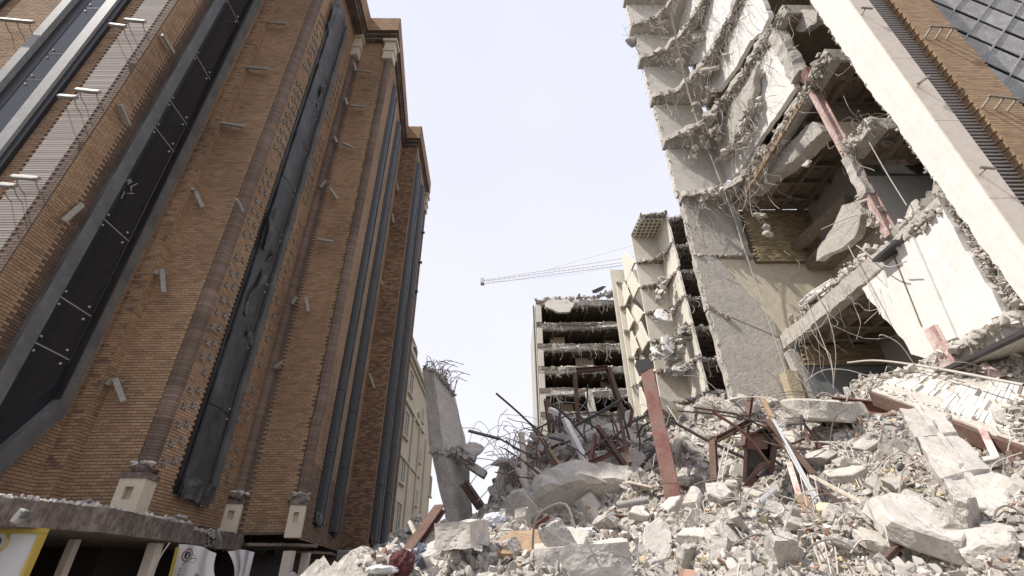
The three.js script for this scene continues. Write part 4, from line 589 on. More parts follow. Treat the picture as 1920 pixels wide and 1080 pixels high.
// =====================================================================
// collapsed building on the right
// =====================================================================
const ruin = thing('collapsed_building', 'half collapsed concrete building with torn floors and hanging rebar', 'building');
const XW = 10.3, ZP = 16, FL_ = [4.3, 7.6, 11.0, 14.4, 17.9, 21.15, 24.4, 27.5, 30.7];
const zy = (l, X = XW) => l.map(([x, y]) => { const p = atX(x, y, X); return [p[2], p[1]]; });
const xy = (l, Z) => l.map(([x, y]) => { const p = atZ(x, y, Z); return [p[0], p[1]]; });
{ // shear wall facing the camera, three storeys of bare concrete
  const X0 = 7.92, X1 = 10.35;
  mesh('shear_wall', prismZ(jag([[X0 + 0.08, 2.5], [X1 + 0.2, 2.5], [X1 + 0.12, 7.5], [X0 + 0.02, 8.85]], 0.05, 0.25, 801, [3, 1]), ZP, 0.42), M.concrete, ruin);
  mesh('shear_wall', prismZ(jag([[X0 - 0.02, 8.9], [X1 + 0.1, 7.5], [X1 - 0.05, 8.2], [9.6, 9.6], [8.75, 11.3], [X0, 11.3]], 0.04, 0.22, 802, [2, 3, 5]), ZP - 0.02, 0.42), M.concrete, ruin);
  mesh('plaster_wall', prismZ([[8.5, 7.6], [13.4, 7.6], [13.4, 11], [8.5, 11.28]], ZP + 0.12, 0.2), M.cream, ruin);
  mesh('shear_wall', prismZ(jag([[X0 + 0.05, 11.36], [X1 - 0.1, 11.36], [X1 + 0.05, 14.3], [X0 + 0.1, 14.3]], 0.045, 0.25, 803, [3, 0]), ZP - 0.01, 0.42), M.concrete, ruin);
  lumps(ruin, 'broken_edge', [[X0, 11.33, ZP], [X1, 11.33, ZP]], 90, [0.05, 0.05, 0.08], 0.02, 0.1, 810); lumps(ruin, 'broken_edge', [[X0, 8.87, ZP], [8.6, 8.4, ZP]], 40, [0.05, 0.06, 0.08], 0.02, 0.12, 811);
  lumps(ruin, 'broken_edge', [[X0 + 0.1, 3, ZP + 0.1], [X0, 8.8, ZP + 0.1], [X0, 14.3, ZP + 0.1]], 120, [0.04, 0.1, 0.15], 0.02, 0.07, 812);
  mesh('brick_stub', bx(9.75, 10.2, 3.2, 6.1, ZP - 0.5, ZP - 0.1, 0.02), surf({ c: [0.50, 0.43, 0.30], c2: [0.42, 0.36, 0.25], m: 0.8, patch: 0.3, grain: 0.25, bump: 0.02, seed: 201 }), ruin); mesh('door_jamb', bar([10.75, 3.2, ZP - 0.3], [10.35, 6.9, ZP - 0.3], 0.45, 0.3, 0, 0.02), M.concrete, ruin);
}
// walls of the storeys above, in the corner between the camera-facing and the street-facing wall
const WM = [M.cream, M.cream, M.plaster, M.cream, M.plaster];
for (let i = 3; i < 8; i++) {
  const y0 = FL_[i], y1 = FL_[i + 1], X0 = 7.9 - (i - 3) * 0.035;
  mesh('back_wall', prismZ(jag([[X0, y0 + 0.35], [XW, y0 + 0.3], [XW, y1 - 0.32], [X0, y1 - 0.32]], 0.035, 0.25, 820 + i, [3]), ZP, 0.36), surfCream(i), ruin);
  lumps(ruin, 'broken_edge', [[X0, y0 + 0.3, ZP + 0.05], [X0, y1 - 0.3, ZP + 0.05]], 50, [0.035, 0.1, 0.15], 0.015, 0.06, 830 + i);
}
function surfCream(i) { return i % 2 ? (surfCream.a ||= surf({ c: [0.66, 0.63, 0.57], c2: [0.57, 0.54, 0.49], m: 3, patch: 0.12, grain: 0.08, bump: 0.006, seed: 211 })) : (surfCream.b ||= surf({ c: [0.62, 0.58, 0.51], c2: [0.53, 0.5, 0.44], m: 3, patch: 0.12, grain: 0.08, bump: 0.006, seed: 213 })); }
// torn floor remnants in that corner
const remn = { 3: [[7.95, 15.5], [8.7, 15.1], [9.5, 14.9], [10.1, 14.3], [10.25, 13.0]], 4: [[7.8, 15.3], [8.3, 14.7], [8.9, 14.1], [9.4, 12.9], [9.85, 11.6], [10.25, 10.2]], 5: [[7.75, 15.4], [8.2, 15.2], [8.6, 15.0], [9.2, 14.2], [9.75, 12.6], [10.2, 10.4]], 6: [[7.6, 15.3], [8.1, 15.0], [8.7, 14.6], [9.3, 13.5], [9.8, 12.1], [10.2, 10.5]], 7: [[7.55, 15.2], [8.1, 14.8], [8.8, 14.3], [9.4, 13.2], [10, 11.8], [10.2, 10.8]], 8: [[7.6, 15.2], [8.4, 15], [9.1, 14.3], [9.8, 12.8], [10.2, 11]] };
for (const [k, e0] of Object.entries(remn)) {
  const e = e0.map(([x, z], q) => [x + (XW - x) * 0.25 * (q / e0.length), ZP - (ZP - z) * (0.5 + 0.5 * (q / (e0.length - 1)) ** 2)]);
  const i = +k, Y = FL_[i] + 0.2, a = e[0], pl = jag([...e, [XW + 0.1, e[e.length - 1][1]], [XW + 0.1, ZP + 0.3], [a[0], ZP + 0.3]], 0.16, 0.17, 840 + i, e.map((_, q) => q).slice(0, -1));
  const s = mesh('torn_floor', roughen(prismY(pl, Y, 0.3), 0.07, 2.4, i), M.concrete, ruin), rim = e.map(([x, z]) => [x + 0.08, Y - 0.2, z + 0.1]);
  lumps(s, 'broken_edge', rim, 520, [0.13, 0.16, 0.16], 0.02, 0.12, 850 + i, [0.40, 0.36, 0.31]); lumps(s, 'floor_debris', rim.map(([x, y, z]) => [x + 0.1, Y + 0.05, z + 0.25]), 70, [0.2, 0.1, 0.3], 0.04, 0.18, 860 + i, [0.50, 0.46, 0.41]);
  hair(s, 'hanging_rebar', rim, 110, 0.4, 2.4, 870 + i, { rad: 0.007, tilt: 0.3, pale: 0.8 }); hair(s, 'sprung_rebar', rim, 42, 0.3, 1.2, 880 + i, { rad: 0.006, tilt: 1.3, pale: 0.6 });
}
// hanging rubble clots caught in the mesh under the torn floors
for (const [px, py, Z, n, s] of [[1330, 372, 15.2, 22, 0.2], [1345, 250, 14.6, 34, 0.2], [1310, 280, 15.2, 22, 0.18], [1400, 265, 12.6, 10, 0.16], [1330, 60, 13.8, 34, 0.2], [1320, 190, 14.4, 26, 0.15], [1260, 100, 15, 20, 0.14]]) { const p = atZ(px, py, Z); lumps(ruin, 'caught_rubble', [[p[0] - 0.4, p[1] - 0.3, p[2] + 0.3], [p[0] + 0.4, p[1] + 0.4, p[2] - 0.3]], n, [0.35, 0.3, 0.35], 0.05, s, Math.round(px * 3 + py), [0.52, 0.48, 0.43]); }
// street-facing white walls, torn at their rims
const tornWall = (pix, seed, t = 0.2, m = M.plaster, X = XW) => { const p = jag(zy(pix, X), 0.05, 0.18, seed); return mesh('street_wall', prismX(p, X, t), m, ruin); };
tornWall([[1444, 89], [1462, 98], [1475, 124], [1491, 164], [1440, 238], [1375, 335], [1345, 340], [1330, 290], [1390, 170]], 901);
tornWall([[1398, -6], [1428, -3], [1442, 31], [1429, 60], [1407, 75], [1380, 125], [1345, 172], [1322, 175], [1298, 188], [1318, 130], [1360, 60], [1385, 5]], 902);
tornWall([[1345, -20], [1380, -30], [1392, -8], [1378, 30], [1348, 70], [1310, 118], [1285, 120], [1300, 70]], 903);
mesh('street_wall', bx(XW, XW + 0.2, 24.8, 30.4, 10.6, 15.6), M.plaster, ruin);
{ const w = tornWall([[1616, 540], [1655, 505], [1690, 470], [1735, 425], [1768, 392], [1788, 425], [1822, 482], [1860, 545], [1893, 602], [1835, 636], [1775, 652], [1735, 672], [1708, 664], [1684, 628], [1655, 596]], 904, 0.2, M.plaster, XW - 0.04);
  const p = (x, y) => { const q = atX(x, y, XW - 0.05); return q; }; mesh('wall_pilaster', bar(p(1700, 455), p(1778, 640), 0.12, 0.55), M.plaster, w); mesh('crack_joint', bar(p(1672, 470), p(1728, 612), 0.02, 0.03), M.slabUnder, w);
  lumps(w, 'broken_edge', zy([[1775, 395], [1832, 482], [1903, 602]]).map(([z, y]) => [XW + 0.12, y, z]), 420, [0.08, 0.15, 0.08], 0.012, 0.07, 905); for (let k = 0; k < 7; k++) { const q = atX(1786 + k * 15, 420 + k * 25, XW + 0.08); mesh('broken_lath', bar([q[0], q[1] - 0.3, q[2]], [q[0] + 0.02, q[1] + 0.3, q[2] - 0.04 + 0.02 * (k % 3)], 0.05, 0.03, k), k % 2 ? M.wood : M.rust, w); }; }
mesh('street_wall', prismX(jag([[7.6, 4.4], [9.3, 4.4], [9.3, 7.2], [8.2, 8.6], [7.6, 8.6]], 0.05, 0.2, 906), XW + 0.3, 0.2), M.concrete, ruin); lumps(ruin, 'broken_edge', [[XW + 0.2, 4.6, 8.3], [XW + 0.2, 7.2, 8.5]], 170, [0.12, 0.2, 0.14], 0.02, 0.14, 907);
// hanging slab sheets in front of the corner
{ const s = mesh('hanging_slab', roughen(prismX(jag(zy([[1418, 130], [1410, 180], [1398, 222], [1382, 255], [1364, 284], [1345, 296], [1348, 250], [1372, 195], [1398, 160]], 9.95), 0.08, 0.16, 911), 9.95, 0.3), 0.05, 2, 5), M.concrete, ruin); lumps(s, 'broken_edge', [atX(1412, 190, 9.95), atX(1385, 262, 9.95), atX(1350, 300, 9.95)], 110, 0.18, 0.04, 0.2, 912, [0.52, 0.48, 0.43]); hair(s, 'hanging_rebar', [atX(1412, 190, 9.95), atX(1370, 290, 9.95)], 40, 0.4, 2, 913, { rad: 0.007, tilt: 0.25, pale: 0.7 });
  const s2 = mesh('hanging_slab', roughen(prismX(jag(zy([[1382, 372], [1395, 345], [1425, 322], [1480, 268], [1525, 228], [1542, 244], [1500, 290], [1440, 338], [1400, 382]], 10.6), 0.06, 0.16, 915), 10.6, 0.6), 0.06, 2, 8), M.concrete, ruin); lumps(s2, 'broken_edge', [atX(1390, 375, 10.6), atX(1420, 345, 10.6)], 70, 0.2, 0.04, 0.2, 916, [0.56, 0.52, 0.47]);
  mesh('hanging_slab', roughen(prismX(jag(zy([[1478, 35], [1500, 18], [1532, 22], [1530, 42], [1502, 60], [1482, 55]], 10.9), 0.05, 0.14, 917), 10.9, 0.35), 0.05, 2, 9), M.concrete, ruin);
  mesh('hanging_slab', roughen(prismX(jag(zy([[1530, 490], [1532, 468], [1560, 430], [1578, 385], [1622, 372], [1612, 410], [1600, 446], [1572, 468]], 11.0), 0.04, 0.15, 918), 11.0, 0.3), 0.04, 2, 10), M.concrete, ruin);
  mesh('hanging_beam', bar(atX(1450, 500, 12.2), atX(1592, 375, 12.2), 0.35, 0.4, 0.2, 0.03), M.slabUnder, ruin); }
// broken sheets of floor that sag in the corner
[[1310, 66, 14, 1.1, 0.7, 0.9], [1362, 34, 12.6, 1.0, 0.6, -0.7], [1276, 118, 15.1, 0.8, 0.5, 1.1], [1334, 214, 14.2, 0.9, 0.6, 0.6], [1372, 100, 12.8, 0.9, 0.5, -0.5], [1292, 252, 15.1, 0.8, 0.5, 0.9], [1300, 18, 14.4, 1.0, 0.6, 1.2], [1330, 130, 13.8, 1.1, 0.6, -0.8], [1245, 40, 15.2, 0.8, 0.45, 0.7], [1425, 200, 11.4, 0.5, 0.35, 0.8]].forEach(([px, py, Z, w, d, a], k) => { const c = V(...atZ(px, py, Z)); const m = mesh('sagging_sheet', plateGeo(160 + k, w, d, 0.13).applyQuaternion(eulerQ(1.1 + 0.3 * Math.sin(k * 2.1), a, 0.5 * Math.cos(k * 1.7))).translate(c.x, c.y, c.z), M.concrete, ruin); const p = atZ(px, py, Z); hair(m, 'hanging_rebar', [[p[0] - w / 3, p[1], Z], [p[0] + w / 3, p[1] + 0.2, Z]], 14, 0.3, 1.3, 1700 + k, { rad: 0.0065, tilt: 0.5, pale: 0.7 }); });
// main floors behind the open street side
const floorAt = (Y, Z0, Z1, X1, t, seed, edge) => { const pl = jag([[XW, Z0], [XW, Z1], [X1, Z1], [X1, Z0]], edge, 0.2, seed, [0]); const s = mesh('floor_slab', roughen(prismY(pl, Y, t), 0.04, 1.8, seed), M.concrete, ruin); return s; };
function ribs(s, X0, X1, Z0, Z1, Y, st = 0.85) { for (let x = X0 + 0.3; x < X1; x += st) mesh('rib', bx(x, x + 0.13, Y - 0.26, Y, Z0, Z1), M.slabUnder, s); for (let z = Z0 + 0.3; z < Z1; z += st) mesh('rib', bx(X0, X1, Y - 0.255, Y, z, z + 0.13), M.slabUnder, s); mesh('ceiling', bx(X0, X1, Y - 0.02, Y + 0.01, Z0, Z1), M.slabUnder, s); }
{ // first upper floor: the long edge with rubble on it
  const s = floorAt(7.62, 8.4, ZP, 13.4, 0.5, 921, 0.06); ribs(s, XW + 0.4, 13.3, 8.6, ZP - 0.1, 7.1, 0.95);
  lumps(s, 'floor_debris', [[10.9, 7.85, ZP - 0.5], [10.95, 7.9, 13], [10.75, 7.85, 11]], 900, [0.5, 0.28, 0.5], 0.025, 0.2, 922, [0.5, 0.46, 0.41]); lumps(s, 'floor_debris', [[10.6, 7.75, 10.8], [10.7, 7.8, 8.6]], 300, [0.25, 0.2, 0.4], 0.03, 0.24, 923, [0.5, 0.46, 0.41]);
  lumps(s, 'broken_edge', [[XW, 7.3, 8.5], [XW, 7.3, 9.9]], 160, [0.1, 0.2, 0.2], 0.02, 0.16, 924); hair(s, 'hanging_rebar', [[XW, 7.4, 15.5], [XW, 7.4, 10]], 34, 0.5, 2.6, 925, { rad: 0.0065, tilt: 0.3, pale: 0.8 });
  const a = atX(1490, 545, 10.75); mesh('loose_slab', plateGeo(31, 0.9, 2.2, 0.16, 5).rotateZ(0.35).translate(10.75, 8.2 + EYE, -13.9), M.plaster, s);
}
{ // third upper floor: heavy broken edge over the dark void
  const s = floorAt(14.35, 8.9, ZP, 13.4, 0.55, 931, 0.1); ribs(s, XW + 0.4, 13.3, 9, ZP - 0.1, 13.78, 0.95);
  lumps(s, 'broken_edge', [[XW, 14.1, 15.5], [XW, 14.1, 9.2]], 450, [0.12, 0.25, 0.2], 0.015, 0.12, 932, [0.45, 0.4, 0.34]); lumps(s, 'broken_edge', [[XW, 13.9, 9.9], [XW, 14, 9]], 300, [0.25, 0.25, 0.3], 0.015, 0.12, 933); hair(s, 'hanging_rebar', [[XW, 14, 15], [XW, 14, 9]], 46, 0.3, 1.6, 934, { rad: 0.0065, tilt: 0.5, pale: 0.7 });
  mesh('edge_trim', bx(XW - 0.06, XW, 13.75, 13.95, 10.4, 15.6), M.wood, s);
}
{ const s = floorAt(11.05, 8.9, 10.0, 13.4, 0.45, 941, 0.12); ribs(s, XW + 0.5, 13.3, 8.9, 10, 10.58, 0.95); lumps(s, 'broken_edge', [[XW, 10.9, 9.9], [XW + 0.1, 10.9, 8.9]], 150, [0.15, 0.18, 0.2], 0.03, 0.18, 942); hair(s, 'sprung_rebar', [[XW - 0.05, 10.9, 9.9], [XW, 10.9, 8.9]], 40, 0.3, 1.0, 943, { rad: 0.008, tilt: 1.4, pale: 0.4 });
  mesh('floor_slab', bx(12.4, 13.4, 10.6, 11.05, 10.05, ZP), M.slabUnder, ruin); }
{ // upper floors
  for (const [Y, Z0, seed] of [[17.9, 9.4, 951], [21.2, 9.4, 952], [24.6, 9.4, 953]]) { const s = floorAt(Y, Z0, ZP, 13.4, 0.5, seed, 0.12); mesh('ceiling', bx(XW + 0.3, 13.3, Y - 0.56, Y - 0.51, Z0 + 0.1, ZP), M.slabUnder, s); lumps(s, 'broken_edge', [[XW, Y - 0.2, 15], [XW, Y - 0.2, Z0]], 390, [0.15, 0.25, 0.2], 0.015, 0.12, seed + 10, [0.44, 0.4, 0.35]); hair(s, 'hanging_rebar', [[XW, Y - 0.3, 15], [XW, Y - 0.3, Z0]], 60, 0.3, 1.8, seed + 20, { rad: 0.0065, tilt: 0.6, pale: 0.7 }); }
}
{ // ground storey slab under the white wall
  const s = mesh('floor_slab', roughen(prismY(jag([[XW - 0.1, 8.2], [XW - 0.05, 10.9], [12.5, 10.9], [12.5, 8.2]], 0.1, 0.15, 961, [0, 1]), 4.45, 0.5), 0.05, 2, 3), M.concrete, ruin); lumps(s, 'broken_edge', [[XW - 0.1, 4.35, 8.3], [XW - 0.1, 4.3, 10.9]], 220, [0.14, 0.14, 0.15], 0.03, 0.16, 962, [0.52, 0.48, 0.43]); mesh('steel_angle', bx(XW - 0.3, XW - 0.12, 3.92, 4.0, 8.0, 10.4), M.darkSteel, s);
}
// enclosing walls inside
mesh('inner_wall', bx(13.4, 13.6, 2, 34, 8.7, ZP + 0.3), M.concrete, ruin); mesh('inner_wall', bx(XW + 0.4, 13.4, 14.4, 25, ZP + 0.05, ZP + 0.3), M.concrete, ruin); mesh('inner_wall', bx(10.45, 13.4, 2.5, 7.1, 15.5, 15.7), flat(0.22, 0.23, 0.235, 0.8), ruin); mesh('inner_wall', bx(11.0, 13.4, 2, 34, 8.5, 8.7), M.concrete, ruin);
{ const w = mesh('inner_wall', bx(10.7, 13.4, 7.7, 10.55, 10.25, 10.4), surf({ c: [0.50, 0.49, 0.47], c2: [0.44, 0.43, 0.41], m: 3, patch: 0.08, grain: 0.06, bump: 0.004, seed: 221 }), ruin); mesh('wall_band', bx(10.7, 13.4, 10.15, 10.55, 10.2, 10.25), M.frameGrey, w); mesh('inner_wall', bx(10.65, 13.4, 11.1, 12.6, 10.3, 10.42), M.creamWall, ruin); mesh('inner_wall', bx(10.65, 13.4, 12.6, 13.7, 10.32, 10.44), M.slabUnder, ruin); mesh('inner_wall', bx(10.7, 13.4, 14.4, 16.2, 10.9, 11), M.frameGrey, ruin); }
// yellow brick infill at the back of the open storeys
{ const geo = boxUV(new THREE.BoxGeometry(1, 1, 1)), r = rng(55), ms = [], cs = []; for (const [x0, x1, y0, y1, Z] of [[10.4, 13.38, 11.0, 13.7, ZP - 0.06], [10.5, 13.38, 6.25, 7.05, 15.4]]) { mesh('mortar_wall', bx(x0, x1, y0, y1, Z + 0.02, Z + 0.2), M.mortar, ruin); let j = 0; for (let y = y0 + 0.04; y < y1; y += 0.085, j++) for (let x = x0 + (j % 2) * 0.11; x < x1; x += 0.235) { const v = rr(r, 0.7, 1.15); ms.push(mat4(V(x + 0.11, y, Z + (r() - 0.5) * 0.02), eulerQ(0, 0, (r() - 0.5) * 0.04), new THREE.Vector3(0.22, 0.068, 0.06))); cs.push([0.42 * v, 0.335 * v, 0.205 * v]); } } instanced('brick_infill', geo, M.yellowBrick, ms, cs, ruin); }
// steel columns
mesh('steel_column', hbeam([10.38, 7.7, 10.0], [10.38, 13.85, 10.0], 0.2, 0.24, 0.025, Math.PI / 2), M.pinkPaint, ruin); 
mesh('column_cladding', roughen(new THREE.BoxGeometry(0.25, 1.5, 0.25, 4, 12, 4).translate(10.32, 9.9 + EYE, -10.0), 0.06, 4, 3), M.concrete, ruin); mesh('column_cladding', roughen(new THREE.BoxGeometry(0.4, 2.7, 0.5, 4, 16, 4).translate(10.4, 16.2 + EYE, -10.25), 0.07, 4, 6), M.concrete, ruin); mesh('steel_column', bx(10.3, 10.55, 14.3, 14.8, 9.8, 10.1, 0.02), M.redPaint, ruin);
mesh('steel_column', bx(10.1, 10.4, 3.9, 5.0, 9.85, 10.2, 0.02), M.pinkPaint, ruin); mesh('steel_plate', bx(9.98, 10.7, 7.2, 7.28, 9.6, 10.5), M.darkSteel, ruin);
mesh('red_strut', bar(atX(1505, 150, 10.35), atX(1530, 145, 10.9), 0.18, 0.18), M.redPaint, ruin);
lumps(ruin, 'column_debris', [[10.3, 8.2, 10.2], [10.5, 9.4, 10.3]], 120, [0.25, 0.3, 0.25], 0.03, 0.16, 971, [0.5, 0.46, 0.4]);
// tall white stone corner column with torn back edge
{ const pts = jag([[7.5, 4.3], [8.1, 4.3], [8.15, 5.9], [8.27, 9.4], [8.43, 13.4], [8.47, 34], [7.5, 34]], 0.045, 0.16, 981, [1, 2, 3, 4]); mesh('corner_column', prismX(pts, XW, 0.58), M.travertine, ruin);
  for (let i = 0; i < 12; i++) { const y = 4.3 + i * 2.45; mesh('stone_panel', bx(XW + 0.004, 10.88, y + 0.006, y + 2.444, 7.47, 7.5), M.beigeStone, ruin); }
  lumps(ruin, 'broken_edge', [[XW + 0.06, 4.4, 8.13], [XW + 0.06, 9, 8.28], [XW + 0.06, 13.4, 8.45], [XW + 0.06, 17, 8.49]], 900, [0.06, 0.2, 0.05], 0.012, 0.06, 982, [0.5, 0.46, 0.41]);
  for (const [x0, y0, x1, y1] of [[1614, 14, 1636, 16], [1721, 157, 1742, 143], [1836, 313, 1866, 316]]) { const A = V(...atZ(x0, y0, 7.3)), B = V(...atZ(x1, y1, 7.3)), C = A.clone().lerp(B, 0.5), o = thing('bar_lamp', 'small pale bar lamp on the white stone corner column', 'lamp', 'lamps on the white stone column', C); mesh('housing', bar(A.sub(C), B.sub(C), 0.05, 0.06, 0, 0.012), M.lampBody, o); mesh('bracket', bevelBox(0.03, 0.03, 0.2).translate(-0.05, -0.04, -0.1), M.lampBody, o); } }
// louvres, brown brick pier and glazed soffit at the far right
{ const o = thing('louvred_wing', 'brown brick pier with grey louvres beside the white column', 'building'); mesh('wall', bx(11.0, 12.3, 2, 34, 8.22, 8.4), M.slabUnder, o); const geo = boxUV(bevelBox(1.3, 0.05, 0.14)); const lm = flat(0.46, 0.42, 0.39, 0.6); for (let y = 5.5; y < 19; y += 0.125) { const m = new THREE.Mesh(geo, lm); m.name = 'louvre_slat'; m.position.copy(V(11.65, y, 8.14)); m.rotation.x = 0.5; m.castShadow = m.receiveShadow = true; o.add(m); }
  mesh('brick_pier', bx(12.27, 13.45, 2, 34, 7.9, 8.9), M.mortar, o); const ms = [], cs = [], r = rng(66); for (let y = 6, j = 0; y < 20; y += 0.07, j++) { for (let x = 12.25 - (j % 2) * 0.1; x < 13.44; x += 0.215) { const a = Math.max(12.25, x), b = Math.min(13.47, x + 0.205); if (b - a < 0.03) continue; const v = rr(r, 0.8, 1.15); ms.push(mat4(V((a + b) / 2, y, 7.9), new THREE.Quaternion(), new THREE.Vector3(b - a, 0.058, 0.03))); cs.push([0.40 * v, 0.27 * v, 0.165 * v]); } for (const z of [7.99, 8.2, 8.42]) { const v = rr(r, 0.8, 1.15); ms.push(mat4(V(12.262 - (j % 4 === 0 ? 0.03 : 0), y, z), new THREE.Quaternion(), new THREE.Vector3(0.03, 0.058, 0.2))); cs.push([0.36 * v, 0.24 * v, 0.14 * v]); } } instanced('brickwork', boxUV(new THREE.BoxGeometry(1, 1, 1)), M.tan, ms, cs, o);
  for (const [x0, y0, x1, y1] of [[1743, 49, 1793, 52], [1853, 179, 1912, 186]]) { const A = V(...atZ(x0, y0, 7.6)), B = V(...atZ(x1, y1, 7.6)), C = A.clone().lerp(B, 0.5), l = thing('bar_lamp', y0 < 100 ? 'upper pale bar lamp on the brown brick pier at right' : 'lower pale bar lamp on the brown brick pier at right', 'lamp', 'lamps on the brown pier', C); A.sub(C); B.sub(C); mesh('housing', bar(A, B, 0.05, 0.06, 0, 0.012), M.lampBody, l); for (const t of [0.08, 0.5, 0.9]) { const p = A.clone().lerp(B, t); mesh('bracket', bar(p, p.clone().add(new THREE.Vector3(-0.06, -0.12, -0.28)), 0.04, 0.05), M.lampBody, l); } }
  const gs = thing('patterned_facade', 'grey diamond panelled wall in the upper right corner', 'building'), pm = [0.42, 0.36, 0.47, 0.40].map((v, i) => surf({ c: [v, v * 0.96, v * 0.9], c2: [v * 0.72, v * 0.71, v * 0.7], m: 1.1, patch: 0.35, grain: 0.12, bump: 0, rough: 0.75, seed: 230 + i })), ZG = 8.3;
  const P0 = atZ(1745, 0, ZG), PA = atZ(1745 + 44, 18.5, ZG), PB = atZ(1745 + 21, -24, ZG), G = (i, j) => [P0[0] + (PA[0] - P0[0]) * i + (PB[0] - P0[0]) * j, P0[1] + (PA[1] - P0[1]) * i + (PB[1] - P0[1]) * j], quad = (i0, i1, j0, j1, z0, z1) => { const c = [G(i0, j0), G(i1, j0), G(i1, j1), G(i0, j1)]; return hexa(c.map((q) => [q[0], q[1], z0]), c.map((q) => [q[0], q[1], z1])); };
  for (let i = -1; i < 9; i++) for (let j = -9; j < 5; j++) { const c = G(i + 0.5, j + 0.5); if (c[0] < 13.6 || c[1] < 9.5 || c[1] > 18) continue; mesh('panel', quad(i + 0.03, i + 0.97, j + 0.06 + (i % 2 ? 0.03 : 0), j + 0.93, ZG + 0.03, ZG), pm[Math.abs(i * 7 + j * 5 + ((i * j) % 3)) % 4], gs); if (c[0] > 13.75 && i >= 0) mesh('mullion', quad(i - 0.03, i + 0.03, j, j + 1, ZG + 0.02, ZG - 0.03), M.framePale, gs); }
  mesh('backing', bx(13.46, 19.5, 8, 20, ZG + 0.05, ZG + 0.2), M.frameBlack, gs); }
// separate lumps hanging on single bars
for (const [px, py, X, s] of [[1514, 309, 10.4, 0.17], [1437, 428, 10.2, 0.2], [1418, 403, 10.2, 0.18], [1430, 405, 10.3, 0.16], [1399, 260, 9.9, 0.18], [1401, 210, 9.9, 0.22], [1384, 282, 9.9, 0.14], [1180, 77, 7.5, 0.35], [1440, 440, 10.2, 0.16]]) { const p = atX(px, py, X), o = thing('hanging_lump', 'lump of concrete dangling from a thin bar on the torn floors', 'concrete', 'lumps dangling from bars', p); mesh('lump', chunkGeo(px % 17, s * 1.2, s, s, 9, 0.08, 3), M.concrete, o); mesh('bar', tubePts([new THREE.Vector3(0, s * 0.5, 0), new THREE.Vector3(-0.05, s * 2.5, 0.02), new THREE.Vector3(-0.15, s * 5, -0.05)], 0.01, 6), M.rebar, o); }
// long loose cables and bars
const cable = (pts, rad, m, label, group) => item('loose_cable', tubePts(pts, rad, 24, 6), m, label, 'cable', group);
cable([atX(1258, 25, 8.0), atX(1290, 170, 8.9), atX(1325, 275, 9.4), atX(1375, 400, 9.9), atX(1410, 530, 10.1), atX(1440, 650, 10.15), atX(1470, 742, 10.2)], 0.045, M.rebarPale, 'long pale cable hanging down the full height of the torn corner');
cable([atX(1332, 290, 9.3), atX(1366, 380, 9.7), atX(1400, 480, 9.9), atX(1440, 600, 10.0), atX(1490, 745, 10.1)], 0.02, M.rebarPale, 'thinner pale cable hanging beside the long one');
const strays = [[[1510, 560, 10.25], [1535, 620, 10.2], [1560, 690, 10.2], [1563, 728, 10.2]], [[1525, 540, 10.25], [1555, 600, 10.2], [1567, 660, 10.2], [1562, 726, 10.2]], [[1470, 640, 10.1], [1500, 675, 9.9], [1515, 705, 9.8], [1505, 738, 9.7]], [[1590, 460, 10.2], [1640, 560, 10.1], [1650, 590, 10.0]], [[1606, 460, 10.2], [1665, 500, 10], [1700, 490, 9.9]], [[1620, 235, 10.4], [1605, 300, 10.3], [1640, 320, 10.2]], [[1615, 240, 10.4], [1660, 320, 10.35], [1700, 385, 10.3]], [[1540, 430, 10.3], [1600, 405, 10.5], [1640, 398, 10.6]], [[1455, 545, 10.6], [1500, 500, 11], [1470, 470, 11]], [[1590, 680, 10.0], [1640, 676, 9.9], [1750, 690, 9.6], [1920, 722, 9.2]]];
strays.forEach((s, i) => item('loose_bar', tubePts(s.map(([x, y, X]) => atX(x, y, X)), i === 9 ? 0.03 : 0.014, 20, 6), i % 3 === 2 ? M.rebar : M.rebarPale, ['thin bar hanging to the rubble from the lower floor, outer one', 'thin bar hanging to the rubble from the lower floor, inner one', 'bent bar curling down beside the shear wall foot', 'bent bar hooked over the dark void left of the white wall', 'bar stretching across the torn white wall top', 'bent bar in the opening between pink and white columns', 'straight thin bar slanting down beside the pink column', 'bar sticking out before the dark upper void', 'bar leaning over the rubble on the lower floor', 'thick cable lying along the crest below the white wall'][i], 'bar', 'bent bars trailing from floors'));

